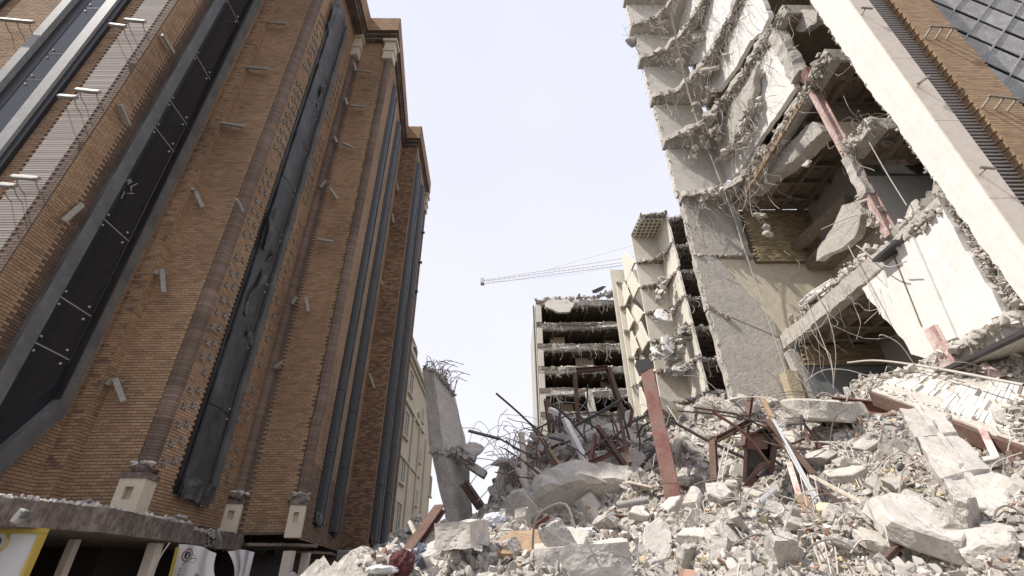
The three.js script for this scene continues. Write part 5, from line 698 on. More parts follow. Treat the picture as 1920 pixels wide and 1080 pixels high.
// =====================================================================
// rubble heap
// =====================================================================
const CTRL = [[560, 1110, 7], [640, 1092, 7.5], [700, 1082, 11], [742, 1064, 20], [800, 1056, 7], [860, 1012, 12.5], [920, 990, 13], [1000, 990, 11], [1100, 988, 10.6], [1180, 985, 10.4], [1250, 982, 10.2], [1400, 960, 8.8], [1550, 960, 7.4], [1700, 960, 6.4], [1880, 960, 5.6], [880, 1072, 4.6], [1080, 1072, 4.4], [1400, 1078, 4.4], [1700, 1085, 4.2], [1900, 1085, 4.0], [1000, 880, 15], [965, 845, 17], [1060, 825, 18], [1180, 815, 17.5], [1300, 800, 14.2], [1450, 800, 12.2], [1600, 800, 10.4], [1750, 830, 8.4], [1900, 870, 7], [1300, 755, 17], [1450, 768, 15.2], [1600, 748, 13.5], [1530, 760, 14.5], [1750, 700, 11.2], [1900, 660, 9.6], [1960, 760, 8.4], [880, 1003, 16], [905, 992, 18], [935, 965, 15.5], [865, 1010, 20], [840, 1030, 16], [960, 915, 15.4], [1050, 800, 16.8], [1120, 790, 16.4], [1185, 785, 16], [1005, 812, 16], [1100, 858, 14.8], [1200, 850, 14], [1150, 902, 13.2], [1040, 890, 14.5], [1230, 900, 12.6]].map(([x, y, z]) => atZ(x, y, z)).concat([[-6, -1.2, 9], [-6, -1.5, 14], [-5.5, -1.6, 20], [-5, -1.6, 27], [-1, 1.5, 24], [-3, -0.6, 26], [3, 4.2, 24], [8, 5, 22], [13, 4.5, 16], [14, 4.4, 11], [-4, -1.3, 4], [0, -0.8, 2.2], [5, -0.6, 2.2], [12, 0.6, 4], [15, 3, 8]]);
function hBase(X, Z) { let s = 0, w = 0; for (const c of CTRL) { const d2 = (c[0] - X) ** 2 + (c[2] - Z) ** 2 + 0.35, k = 1 / (d2 * d2 * Math.sqrt(d2)); s += c[1] * k; w += k; } return s / w; }
const GX0 = -7, GX1 = 16, GZ0 = 2, GZ1 = 26, GS = 0.1, GNX = Math.round((GX1 - GX0) / GS), GNZ = Math.round((GZ1 - GZ0) / GS), HG = new Float32Array((GNX + 1) * (GNZ + 1));
for (let j = 0; j <= GNZ; j++) for (let i = 0; i <= GNX; i++) { const X = GX0 + i * GS, Z = GZ0 + j * GS, b = hBase(X, Z), amp = Math.max(0.15, Math.min(1, (b + 1.6) / 1.5)); const n = fbm(X * 0.9, 4.2, Z * 0.9, 4), n2 = Math.abs(fbm(X * 2.6, 9.1, Z * 2.6, 3)); HG[j * (GNX + 1) + i] = b + amp * (0.58 * n + 0.42 * n2 - 0.18); }
const hAt = (X, Z) => { const fx = Math.max(0, Math.min(GNX - 1.001, (X - GX0) / GS)), fz = Math.max(0, Math.min(GNZ - 1.001, (Z - GZ0) / GS)), i = Math.floor(fx), j = Math.floor(fz), u = fx - i, v = fz - j, w = GNX + 1; return (HG[j * w + i] * (1 - u) + HG[j * w + i + 1] * u) * (1 - v) + (HG[(j + 1) * w + i] * (1 - u) + HG[(j + 1) * w + i + 1] * u) * v; };
// where the sight line through a picture point meets the heap
function onMound(px, py, lift = 0) { const r = ray(px, py); for (let Z = 2.3; Z < 26; Z += 0.03) { const k = Z / r.z, X = r.x * k, Y = r.y * k; if (X > GX0 && X < GX1 && Y - lift < hAt(X, Z)) return [X, hAt(X, Z) + lift, Z]; } return [r.x / r.z * 18, r.y / r.z * 18, 18]; }
{
  const g = new THREE.BufferGeometry(), pos = new Float32Array((GNX + 1) * (GNZ + 1) * 3), uv = new Float32Array((GNX + 1) * (GNZ + 1) * 2), idx = [];
  for (let j = 0; j <= GNZ; j++) for (let i = 0; i <= GNX; i++) { const q = j * (GNX + 1) + i, X = GX0 + i * GS, Z = GZ0 + j * GS, edge = i === 0 || j === 0 || i === GNX || j === GNZ; const v = V(X, edge ? -1.75 : HG[q], Z); pos.set([v.x, v.y, v.z], q * 3); uv.set([X, Z], q * 2); if (i < GNX && j < GNZ) { const a = q, b = q + 1, c = q + GNX + 1, d = c + 1; idx.push(a, b, d, a, d, c); } }
  g.setAttribute('position', new THREE.BufferAttribute(pos, 3)); g.setAttribute('uv', new THREE.BufferAttribute(uv, 2)); g.setIndex(idx); g.computeVertexNormals();
  const m = new THREE.Mesh(g, M.dust); m.name = 'rubble_mound'; m.castShadow = m.receiveShadow = true; m.userData.kind = 'structure'; scene.add(m);
}
const RR = rng(2024);
{ // small fragments that nobody could count
  const geos = [...CH, boxUV(plateGeo(51, 2, 1.3, 0.35)), boxUV(plateGeo(52, 2.2, 1.6, 0.22)), boxUV(new THREE.BoxGeometry(2, 0.5, 0.9)), boxUV(new THREE.BoxGeometry(2.6, 0.25, 0.5))], ms = geos.map(() => []), cs = geos.map(() => []);
  const add = (X, Z, s, lift = 0.2) => { const Y = hAt(X, Z), k = Math.floor(RR() * geos.length), v = rr(RR, 0.5, 1.15), t = RR(); let c = t < 0.82 ? [0.52, 0.48, 0.43] : t < 0.86 ? [0.60, 0.575, 0.53] : t < 0.92 ? [0.32, 0.20, 0.14] : t < 0.96 ? [0.52, 0.42, 0.26] : t < 0.985 ? [0.12, 0.115, 0.11] : [0.3, 0.33, 0.36]; ms[k].push(mat4(V(X, Y + s * lift, Z), randQ(RR), new THREE.Vector3(s * rr(RR, 0.7, 1.5), s * rr(RR, 0.6, 1), s * rr(RR, 0.7, 1.3)))); cs[k].push(c.map((x) => x * v)); };
  for (let n = 0; n < 34000; n++) { const px = rr(RR, 690, 1960), py = rr(RR, 690, 1085), p = onMoundFast(px, py); if (!p) continue; const d = p[2]; add(p[0] + rr(RR, -0.1, 0.1), d + rr(RR, -0.15, 0.15), (0.008 + 0.07 * RR() ** 3.4) * (0.5 + d * 0.075)); }
  geos.forEach((g, i) => { if (ms[i].length) { const m = instanced('rubble_fragments', g, M.tan, ms[i], cs[i]); tag(m, 'loose small fragments of broken concrete and brick over the heap', 'rubble', null, 'stuff'); } });
}
function onMoundFast(px, py) { const r = ray(px, py); for (let Z = 2.6; Z < 22; Z += 0.12) { const k = Z / r.z, X = r.x * k; if (X > GX0 && X < GX1 && r.y * k < hAt(X, Z)) return [X, hAt(X, Z), Z]; } return null; }
// middling lumps, one by one
{
  const geos = [1, 2, 3, 4, 5, 6, 7, 8].map((k) => boxUV(k % 2 ? chunkGeo(k + 20, 1.1, 0.75, 0.9, 12, 0.05, 4) : k % 4 ? plateGeo(k + 130, 2.6, 2.0, 0.5) : roughen(roughen(new THREE.BoxGeometry(1.9, 0.8, 1.1, 6, 4, 5), 0.2, 1.3, k), 0.08, 5, k))); const mats = [M.concrete, M.concrete, M.concrete, M.concrete]; const spots = [];
  for (let n = 0; n < 900 && spots.length < 240; n++) { const px = rr(RR, 760, 1915), py = rr(RR, 745, 1075), p = onMoundFast(px, py); if (!p) continue; if (spots.some((q) => Math.hypot(q[0] - px, q[1] - py) < 17)) continue; spots.push([px, py]); const s = (0.05 + 0.14 * RR() ** 2.6) * (0.5 + p[2] * 0.065), m = new THREE.Mesh(geos[n % 8], mats[Math.floor(RR() * 4)]); m.name = numbered('concrete_lump'); m.position.copy(V(p[0], p[1] + s * 0.25, p[2])); m.quaternion.copy(n % 2 ? randQ(RR) : eulerQ(rr(RR, 0.1, 0.9), rr(RR, 0, 6.28), rr(RR, -0.5, 0.5))); m.scale.setScalar(s * 1.2); m.castShadow = m.receiveShadow = true; scene.add(m); tag(m, 'grey lump of broken concrete lying loose in the rubble heap', 'concrete', 'loose lumps on the rubble heap'); }
}
// larger pieces, placed one by one
function lump(px, py, s, seed, label, { m = M.concrete, rot = [0, 0, 0], up = 0.3, cuts = 10, rough = 0.05, det = 5 } = {}) { const p = onMound(px, py); const g = chunkGeo(seed, s[0], s[1], s[2], cuts, rough, det).applyQuaternion(eulerQ(...rot)); const c = V(p[0], p[1] + s[1] * up, p[2]); return item('concrete_block', g.translate(c.x, c.y, c.z), m, label, 'concrete'); }
function plate(px, py, s, seed, rot, label, { m = M.concrete, up = 0.1, n = 7, name = 'concrete_plate', cat = 'slab' } = {}) { const p = onMound(px, py); const g = plateGeo(seed, s[0], s[2], s[1], n).applyQuaternion(eulerQ(...rot)); const c = V(p[0], p[1] + up, p[2]); return item(name, g.translate(c.x, c.y, c.z), m, label, cat); }
function block(px, py, s, rot, seed, label, { m = M.concrete, up = 0.2, rough = 0.05 } = {}) { const p = onMound(px, py); const g = roughen(new THREE.BoxGeometry(s[0], s[1], s[2], 10, 6, 8), rough, 2.2, seed); roughen(g, rough * 0.5, 7, seed + 3); g.applyQuaternion(eulerQ(...rot)); const c = V(p[0], p[1] + up, p[2]); return item('concrete_block', g.translate(c.x, c.y, c.z), m, label, 'concrete'); }
lump(803, 1058, [0.26, 0.22, 0.22], 61, 'pale angular boulder at the bottom edge, left of centre', { up: 0.1 }); block(862, 1075, [0.28, 0.16, 0.24], [0.1, -0.5, 0.05], 5, 'grey concrete block beside the pale boulder at the bottom edge');
block(1092, 1078, [0.6, 0.24, 0.4], [0.12, -0.12, 0.03], 9, 'broad beige concrete block with flat front at bottom centre', { up: 0.05 });
plate(1735, 1020, [0.85, 0.18, 0.8], 71, [0.66, -0.3, -0.12], 'large thick slab lump at lower right with a rough broken rim', { up: 0.18 });
{ // long ribbed slab on the right
  const o = thing('ribbed_plate', 'long pale concrete slab with a raised rib sliding down the heap at right', 'slab'), a = [5.35, 2.55, 8.0], b = [5.5, 0.35, 4.9], n = 3;
  const A = atZ(1735, 800, 7.8), B = atZ(1925, 1065, 5.4); for (let i = 0; i < n; i++) { const t0 = i / n, t1 = (i + 0.97) / n, P = (t, s, h) => [A[0] + (B[0] - A[0]) * t + s * (1.05 + 0.2 * t), A[1] + (B[1] - A[1]) * t + h + 0.3 + s * 0.2, A[2] + (B[2] - A[2]) * t + s * 0.3]; mesh('slab_segment', hexa([P(t0, -0.38, -0.16), P(t0, 0.42, -0.16), P(t1, 0.42, -0.2), P(t1, -0.38, -0.2)], [P(t0, -0.36, 0.04), P(t0, 0.4, 0.0), P(t1, 0.42, 0.03), P(t1, -0.36, 0.05)], 12, 0.06, 11 + i), M.concrete, o); mesh('rib', hexa([P(t0 + 0.01, -0.04, 0.0), P(t0 + 0.01, 0.12, 0.0), P(t1 - 0.01, 0.12, 0.0), P(t1 - 0.01, -0.04, 0.0)], [P(t0 + 0.02, -0.02, 0.1), P(t0 + 0.02, 0.08, 0.1), P(t1 - 0.04, 0.08, 0.1), P(t1 - 0.04, -0.02, 0.1)], 8, 0.04, 21 + i), M.concrete, o); }
  lumps(o, 'broken_edge', [A, [A[0] + 0.3, A[1] + 0.05, A[2] + 0.1]], 60, 0.2, 0.02, 0.12, 990); lumps(o, 'broken_edge', [[(A[0] + B[0]) / 2 + 0.1, (A[1] + B[1]) / 2 + 0.05, (A[2] + B[2]) / 2], B], 80, [0.14, 0.1, 0.1], 0.015, 0.07, 991);
}
{ // tiled slab lying at the right
  const o = thing('facade_piece', 'fallen facade slab with rows of white strip tiles at right', 'slab');
  const c0 = atZ(1640, 745, 10.2), c1 = atZ(1745, 690, 11.2), c2 = atZ(1975, 700, 9.4), c3 = atZ(1945, 858, 7.6), Pt = (u, v, h) => { const q = [0, 1, 2].map((k) => (c0[k] * (1 - u) + c3[k] * u) * (1 - v) + (c1[k] * (1 - u) + c2[k] * u) * v); q[1] += h + 0.16; return q; };
  mesh('slab', hexa([Pt(0, 0, -0.22), Pt(1, 0, -0.22), Pt(1, 1, -0.22), Pt(0, 1, -0.22)], [Pt(0, 0, 0), Pt(1, 0, 0), Pt(1, 1, 0), Pt(0, 1, 0)], 16, 0.05, 31), M.concrete, o);
  mesh('edge_beam', hexa([Pt(-0.02, -0.03, -0.34), Pt(1.02, -0.03, -0.34), Pt(1.02, 0.01, -0.34), Pt(-0.02, 0.01, -0.34)], [Pt(-0.02, -0.03, -0.03), Pt(1.02, -0.03, -0.03), Pt(1.02, 0.01, -0.03), Pt(-0.02, 0.01, -0.03)], 8, 0.03, 33), M.rust, o);
  const r = rng(88), nu = 30, rows = 6, tm = [flat(0.62, 0.60, 0.55, 0.6), flat(0.56, 0.54, 0.49, 0.6), flat(0.66, 0.64, 0.58, 0.6)]; for (let j = 0; j < rows; j++) for (let i = 0; i < nu; i++) { const keep = fbm(i * 0.17 + 3, j * 0.8, 5.5, 2) > -0.12 || (j === 3 && i < 12); if (!keep || r() < 0.08) continue; const u0 = (i + 0.06) / nu, u1 = (i + 0.94) / nu, v0 = 0.05 + j / rows * 0.9 + (i % 2) * 0.01, v1 = v0 + 0.9 / rows * 0.94, h = 0.02 + r() * 0.012, e = (r() - 0.5) * 0.02; mesh('tile', hexa([Pt(u0, v0, -0.03), Pt(u1, v0, -0.03), Pt(u1, v1, -0.03), Pt(u0, v1, -0.03)], [Pt(u0, v0, h + 0.03), Pt(u1, v0, h + e + 0.03), Pt(u1, v1, h + 0.03), Pt(u0, v1, h - e + 0.03)]), tm[Math.floor(r() * 3)], o); }
  lumps(o, 'broken_edge', [Pt(0, 0.3, 0.02), Pt(0.1, 1, 0.02), Pt(1, 1, 0.05)], 200, 0.16, 0.02, 0.14, 992, [0.54, 0.5, 0.45]); lumps(o, 'broken_edge', [Pt(0, 0.05, 0.02), Pt(1, 0.05, 0.02)], 120, 0.12, 0.01, 0.05, 993, [0.54, 0.5, 0.45]);
}
plate(1570, 806, [1.9, 0.34, 0.9], 72, [0.25, 0.12, -0.05], 'flat concrete slab lying level above a dark hollow, right of centre', { up: 0.35 });
plate(1395, 778, [1.2, 0.4, 0.8], 73, [0.2, -0.1, 0.05], 'short thick slab on top of the heap below the concrete wall', { up: 0.25, n: 5 }); plate(1690, 755, [1.4, 0.1, 0.5], 74, [0.3, 0.5, 0.1], 'thin sheet lying by the left end of the tiled slab', { up: 0.1 });
lump(1666, 858, [0.26, 0.34, 0.24], 62, 'upright rough boulder left of the ribbed slab'); lump(1545, 872, [0.42, 0.32, 0.3], 63, 'brownish rounded boulder under the level slab'); lump(1620, 845, [0.32, 0.2, 0.26], 64, 'pale flat boulder just below the level slab'); lump(1590, 880, [0.22, 0.2, 0.2], 65, 'small boulder between the two larger ones under the slab');
lump(1310, 960, [0.2, 0.32, 0.2], 66, 'tall pale boulder right of the red steel column'); lump(1302, 990, [0.2, 0.16, 0.16], 67, 'smooth pale boulder at the foot of the red steel column'); lump(1150, 880, [0.55, 0.42, 0.4], 68, 'rounded grey boulder left of the red steel column'); lump(1107, 962, [0.42, 0.36, 0.36], 69, 'jagged grey boulder under the slanting brown post'); lump(1280, 850, [0.34, 0.4, 0.3], 70, 'dark round boulder right behind the red steel column'); lump(1010, 968, [0.34, 0.26, 0.3], 75, 'grey boulder below the dark arched slab'); lump(1325, 780, [0.4, 0.3, 0.34], 76, 'pale boulder on the crest by the concrete wall'); lump(1370, 985, [0.18, 0.2, 0.18], 77, 'small pale boulder below the rusty box'); lump(1745, 880, [0.14, 0.16, 0.14], 78, 'small boulder tucked under the ribbed slab'); lump(1900, 930, [0.3, 0.24, 0.25], 79, 'grey boulder at the right picture edge'); lump(1850, 1040, [0.25, 0.2, 0.2], 80, 'dark lump in the hollow below the ribbed slab'); lump(1480, 830, [0.3, 0.22, 0.25], 81, 'rough boulder behind the rusty beams'); lump(1235, 790, [0.45, 0.3, 0.35], 82, 'grey boulder on the crest left of the concrete wall');
{ const r = rng(909), sp = []; for (let k = 0; k < 400 && sp.length < 34; k++) { const px = rr(r, 1000, 1900), py = rr(r, 760, 1050); if (sp.some((q) => Math.hypot(q[0] - px, q[1] - py) < 58)) continue; sp.push([px, py]); const sc = 0.5 + onMound(px, py)[2] * 0.055; plate(px, py, [rr(r, 0.3, 0.75) * sc, rr(r, 0.07, 0.14) * sc, rr(r, 0.22, 0.5) * sc], 200 + k, [rr(r, 0.1, 1.0), rr(r, -1.5, 1.5), rr(r, -0.5, 0.5)], 'flat broken slab piece lying among the smaller rubble', { up: 0.1, n: 5 }).userData.group = 'flat slab pieces on the heap'; } }
// dark slabs in the shade, centre
item('concrete_plate', plateGeo(83, 3.5, 1.5, 0.5).applyQuaternion(eulerQ(2.5, 0.06, 0.03)).translate(...V(...atZ(1108, 922, 12.6)).toArray()), M.concrete, 'long dark arched slab in the shade at centre', 'slab'); item('concrete_plate', plateGeo(84, 1.2, 1.0, 0.22).applyQuaternion(eulerQ(1.95, 0.4, 0.3)).translate(...V(...atZ(975, 958, 12.8)).toArray()), M.concrete, 'tilted dark slab at the left end of the arched slab', 'slab');
item('concrete_plate', hexa([atZ(905, 1000, 14.6), atZ(948, 1000, 14.6), atZ(965, 985, 15.4), atZ(915, 985, 15.4)], [atZ(938, 872, 14.8), atZ(962, 876, 14.8), atZ(985, 868, 15.6), atZ(950, 866, 15.6)], 10, 0.06, 41), M.concrete, 'dark slab leaning upright beside the street gap', 'slab'); item('concrete_block', chunkGeo(85, 0.32, 0.22, 0.25, 8, 0.1, 4).translate(...V(...atZ(940, 868, 14.7)).toArray()), M.concrete, 'dark lump on top of the leaning slab', 'concrete');
plate(1060, 850, [2.6, 0.4, 1.6], 86, [0.7, -0.3, 0.35], 'grey slab sloping down left of the white curved strip', { up: 0.2 }); plate(1180, 835, [1.6, 0.3, 1.2], 87, [0.8, 0.4, -0.3], 'broken grey slab behind the red steel column', { up: 0.2 }); plate(1262, 790, [1.8, 0.3, 1.0], 88, [0.5, 0.3, -0.6], 'cream slab leaning on the heap right of the red column', { m: M.cream, up: 0.35 });
[[1035, 838, 15.4, 1.5, 0.9], [1090, 820, 16, 1.4, 1.0], [1150, 818, 15.8, 1.6, 0.9], [1110, 868, 14.4, 1.3, 0.8], [1185, 872, 13.4, 1.1, 0.8], [1050, 885, 14.2, 1.2, 0.7], [1010, 905, 14.2, 1.0, 0.7]].forEach(([x, y, Z, w, d], k, l) => { const c = V(...atZ(x, y, Z)); item('concrete_plate', plateGeo(180 + k, w, d, 0.24).applyQuaternion(eulerQ(1.0 + 0.5 * Math.sin(k * 1.9), 0.6 * Math.cos(k * 2.3), 0.4 * Math.sin(k * 3.1))).translate(c.x, c.y, c.z), M.concrete, 'tilted slab piece in the shaded tangle at centre, ' + ordinal(l, k), 'slab', 'slab pieces in the shaded tangle'); });
// ---- steel ----
const st = (a, b, w, h, m, label, cat = 'beam', name = 'steel_girder', roll = 0) => item(name, hbeam(a, b, w, h, 0.02, roll), m, label, cat);
{ const o = thing('steel_upright', 'thick red painted steel column leaning out of the heap', 'column'); const a = atZ(1274, 985, 10.4), b = atZ(1214, 700, 11.6); mesh('shaft', bar(a, b, 0.33, 0.33, 0.12, 0.02), M.redPaint, o); for (const [y, Z] of [[932, 10.45], [955, 10.42], [905, 10.5]]) { const p = atZ(1269 - (970 - y) * 0.21, y, Z - 0.24); mesh('batten', bar([p[0] - 0.17, p[1], p[2]], [p[0] + 0.17, p[1], p[2]], 0.07, 0.04), y === 955 ? M.plaster : M.wood, o); } const t = atZ(1212, 698, 11.6); mesh('burnt_end', bar(t, [t[0] - 0.08, t[1] + 0.3, t[2]], 0.34, 0.34, 0.12), M.darkSteel, o);
 }
{ // crumpled rusty box
  const o = thing('rusty_box', 'crumpled rusty steel box with a red side among the beams', 'steel box'), q = (x, y, z) => atZ(x, y, z), Z = 9.2;
  mesh('side_plate', hexa([q(1392, 905, Z), q(1398, 905, Z), q(1402, 900, Z + 0.6), q(1396, 900, Z + 0.6)], [q(1396, 820, Z), q(1402, 820, Z), q(1410, 815, Z + 0.6), q(1404, 815, Z + 0.6)]), M.rust, o); mesh('red_plate', hexa([q(1402, 842, Z + 0.1), q(1440, 842, Z + 0.1), q(1440, 842, Z + 0.14), q(1402, 842, Z + 0.14)], [q(1402, 812, Z + 0.1), q(1440, 812, Z + 0.1), q(1440, 812, Z + 0.14), q(1402, 812, Z + 0.14)]), M.redPaint, o);
  mesh('flap', hexa([q(1392, 912, Z - 0.3), q(1424, 872, Z - 0.1), q(1452, 866, Z), q(1410, 912, Z - 0.1)], [q(1394, 908, Z - 0.28), q(1424, 868, Z - 0.12), q(1450, 862, Z - 0.02), q(1412, 906, Z - 0.12)]), M.rust, o); mesh('side_plate', hexa([q(1440, 885, Z + 0.2), q(1444, 885, Z + 0.2), q(1452, 880, Z + 0.7), q(1448, 880, Z + 0.7)], [q(1448, 812, Z + 0.2), q(1452, 812, Z + 0.2), q(1462, 810, Z + 0.7), q(1458, 810, Z + 0.7)]), M.rust, o); mesh('top_plate', hexa([q(1395, 820, Z), q(1445, 800, Z), q(1460, 806, Z + 0.7), q(1405, 816, Z + 0.7)], [q(1395, 816, Z), q(1445, 796, Z), q(1460, 802, Z + 0.7), q(1405, 812, Z + 0.7)]), M.rust, o); mesh('back_plate', hexa([q(1398, 900, Z + 0.7), q(1450, 890, Z + 0.7), q(1450, 890, Z + 0.74), q(1398, 900, Z + 0.74)], [q(1405, 816, Z + 0.7), q(1458, 806, Z + 0.7), q(1458, 806, Z + 0.74), q(1405, 816, Z + 0.74)]), M.darkSteel, o);
}
const z9 = (x, y, z = 9) => atZ(x, y, z);
for (const [a, b, w, h, m, label] of [
  [z9(1407, 744, 9.6), z9(1394, 838, 9.1), 0.1, 0.06, M.rust, 'upright rusty flat bar at the left of the steel box'], [z9(1428, 745, 9.8), z9(1458, 806, 9.2), 0.08, 0.05, M.wood, 'thin tan bar sloping down to the steel box'], [z9(1436, 790, 9.3), z9(1524, 893, 8.4), 0.12, 0.1, M.rust, 'long rusty bar sloping right from the steel box'], [z9(1450, 790, 9.2), z9(1532, 940, 8.0), 0.05, 0.09, M.galv, 'grey strap sloping right below the long rusty bar'], [z9(1340, 826, 9.6), z9(1408, 790, 9.2), 0.1, 0.08, M.rust, 'rusty angle lying left of the steel box'], [z9(1340, 900, 9.2), z9(1336, 820, 9.5), 0.12, 0.08, M.rust, 'short upright rusty channel left of the steel box'], [z9(1480, 870, 8.7), z9(1500, 935, 8.1), 0.09, 0.07, M.pinkPaint, 'short pink bar hanging right of the steel box'], [z9(1640, 1072, 4.9), z9(1700, 1010, 5.3), 0.035, 0.03, M.rust, 'rusty bar lying on the large lower right slab'], [z9(1842, 805, 8.2), z9(1872, 868, 7.7), 0.1, 0.06, M.pinkPaint, 'pinkish flat bar beneath the tiled slab'], [z9(1892, 850, 7.4), z9(1920, 912, 6.9), 0.07, 0.06, M.rust, 'reddish bar at the right edge below the tiled slab'], [z9(1560, 755, 12), z9(1690, 770, 10.4), 0.35, 0.3, M.redPaint, 'dark red steel beam lying at the left end of the tiled slab'], [z9(1180, 870, 12), z9(1160, 770, 13.5), 0.1, 0.08, M.rust, 'dark bent bar left behind the red column'], [z9(1190, 900, 12), z9(1120, 800, 14), 0.12, 0.1, M.rust, 'rusty bar crossing behind the red column'], [z9(1100, 870, 13), z9(1175, 840, 13), 0.1, 0.1, M.redPaint, 'thin red bar lying across the shaded heap'], [z9(1108, 865, 13), z9(1116, 815, 13.4), 0.09, 0.09, M.redPaint, 'short upright red bar at the end of the white strip'], [z9(985, 1000, 10.8), z9(1030, 968, 11), 0.07, 0.07, M.redPaint, 'short red bar low in the centre of the heap'], [z9(1130, 968, 10.6), z9(1190, 975, 10.4), 0.12, 0.1, M.redPaint, 'dull red beam end near the foot of the red column'], [z9(1080, 695, 16), z9(1140, 690, 16), 0.16, 0.14, M.rust, 'rusty bent frame member before the open floors'], [z9(1078, 700, 16), z9(1084, 790, 15.6), 0.14, 0.12, M.rust, 'upright leg of the rusty frame before the open floors'], [z9(1140, 690, 16), z9(1178, 810, 15.4), 0.16, 0.14, M.rust, 'sloping leg of the rusty frame before the open floors'], [z9(745, 1066, 6.4), z9(826, 952, 7.2), 0.16, 0.08, M.rust, 'brown steel channel leaning up at the left end of the heap'], [z9(1000, 800, 15.5), z9(1103, 955, 12), 0.1, 0.08, M.wood, 'brown slender post slanting across the shaded heap'], [z9(870, 905, 15.5), z9(902, 952, 15.3), 0.3, 0.2, M.rust, 'dark bent steel piece hanging by the wall fragment'], [z9(1025, 750, 16), z9(1035, 810, 15.6), 0.2, 0.1, M.rust, 'rusty plate edge standing before the open floors']]) st(a, b, w, h, m, label);
{ const r = rng(626), mk = (n, x0, x1, y0, y1, Z0, Z1, lab, grp) => { for (let k = 0; k < n; k++) { const Z = rr(r, Z0, Z1), a = atZ(rr(r, x0, x1), rr(r, y0, y1), Z), L = rr(r, 0.5, 1.9), t = rr(r, 0.25, 2.9), w = rr(r, 0.03, 0.09), b = [a[0] + Math.cos(t) * L, a[1] + Math.sin(t) * L * 0.75, a[2] + rr(r, -0.4, 0.4)], m = [(a[0] + b[0]) / 2 + rr(r, -0.12, 0.12), (a[1] + b[1]) / 2 + rr(r, -0.05, 0.15), (a[2] + b[2]) / 2]; item('bent_steel', k % 3 ? [bar(a, m, w, w * 0.6, r()), bar(m, b, w, w * 0.6, r())] : tubePts([a, m, b], w * 0.4, 8, 6), k % 4 === 3 ? M.redPaint : k % 2 ? M.rust : M.darkSteel, lab, 'steel', grp); } };
  mk(60, 985, 1215, 790, 930, 12.6, 15.2, 'dark bent steel section in the shaded tangle at centre', 'dark steel tangle'); mk(16, 1330, 1540, 790, 900, 8.8, 10, 'bent rusty section in the tangle about the steel box', 'steel about the rusty box'); }
const wood = (a, b, w, h, m, label, name = 'plank', cat = 'plank') => item(name, bar(a, b, w, h, 0.3, 0.008), m, label, cat);
wood(z9(1522, 893, 8.4), z9(1682, 976, 6.8), 0.1, 0.05, M.paleWood, 'long pale plank lying across the heap right of centre'); wood(z9(978, 812, 15), z9(986, 935, 13.6), 0.16, 0.1, M.paleWood, 'upright weathered plank standing at the left of the heap'); wood(z9(972, 880, 14), z9(1012, 965, 12.5), 0.2, 0.1, M.paleWood, 'thick weathered plank leaning below the upright one'); wood(z9(768, 978, 9.4), z9(793, 1032, 9), 0.06, 0.06, M.paleWood, 'short pale stick before the leaning brown channel'); wood(z9(1190, 965, 9.6), z9(1232, 1025, 8.6), 0.1, 0.06, M.paleWood, 'pale board left of the gutter channel'); wood(z9(1240, 965, 9.6), z9(1300, 1010, 9), 0.14, 0.04, M.paleWood, 'splintered pale board behind the gutter channel'); wood(z9(1420, 985, 7.6), z9(1500, 960, 7.4), 0.24, 0.05, M.wood, 'tan flat board beneath the silver pipe'); wood(z9(1500, 930, 8), z9(1540, 985, 7.4), 0.18, 0.06, M.wood, 'brownish board sloping below the pink bar'); wood(z9(1295, 995, 7.8), z9(1345, 1035, 7), 0.08, 0.03, M.wood, 'thin tan splinter before the gutter channel'); wood(z9(1430, 1005, 6.4), z9(1490, 1040, 6), 0.05, 0.03, M.paleWood, 'thin pale splinter low right of centre'); wood(z9(1180, 905, 11.8), z9(1225, 915, 11.4), 0.12, 0.05, M.paleWood, 'short board lying left of the red column foot'); wood(z9(1520, 905, 8.3), z9(1590, 950, 7.6), 0.05, 0.04, M.rust, 'thin reddish slat under the long pale plank');
item('curved_strip', tubePts([z9(1030, 768, 15.2), z9(1052, 778, 15), z9(1072, 815, 14.4), z9(1090, 850, 13.8), z9(1102, 876, 13.4)], 0.11, 24, 4), M.plaster, 'white curved strip arching down the heap before the open floors', 'strip');
item('gutter_channel', [bar(z9(1222, 1022, 7), z9(1290, 1018, 7), 0.16, 0.02, 0.2), bar(z9(1290, 1018, 7), z9(1355, 1008, 6.9), 0.16, 0.02, 0.2), bar(z9(1222, 1016, 7.08), z9(1290, 1012, 7.08), 0.02, 0.1), bar(z9(1290, 1012, 7.08), z9(1355, 1003, 7), 0.02, 0.1)], M.galv, 'bent pale metal gutter channel lying at lower centre', 'gutter');
const pipe = (a, b, r, m, label) => item('pipe', mergeGeometries([new THREE.CylinderGeometry(r, r, V(...a).distanceTo(V(...b)), 20, 1, true), new THREE.CylinderGeometry(r * 0.85, r * 0.85, V(...a).distanceTo(V(...b)), 20, 1, true)]).rotateX(Math.PI / 2).applyMatrix4(new THREE.Matrix4().lookAt(V(...a), V(...b), new THREE.Vector3(0, 1, 0))).translate(...V(...a).lerp(V(...b), 0.5).toArray()), Object.assign(m.clone(), { side: THREE.DoubleSide }), label, 'pipe');
pipe(z9(1402, 962, 8), z9(1452, 920, 8.4), 0.055, M.galv, 'shiny silver pipe lying below the rusty box'); pipe(z9(922, 1036, 9), z9(955, 1003, 9.6), 0.1, flat(0.26, 0.27, 0.28, 0.5), 'grey drain pipe lying at the left of the heap'); pipe(z9(910, 1044, 8.4), z9(920, 1026, 8.6), 0.1, flat(0.4, 0.43, 0.45, 0.5), 'short pale pipe end left of the grey drain pipe'); pipe(z9(1846, 686, 9.6), z9(1880, 712, 9.3), 0.09, M.pinkPaint, 'pink pipe lying on top of the tiled slab'); pipe(z9(1155, 948, 11), z9(1215, 938, 11), 0.07, M.framePale, 'pale pipe lying in the shade left of the red column');
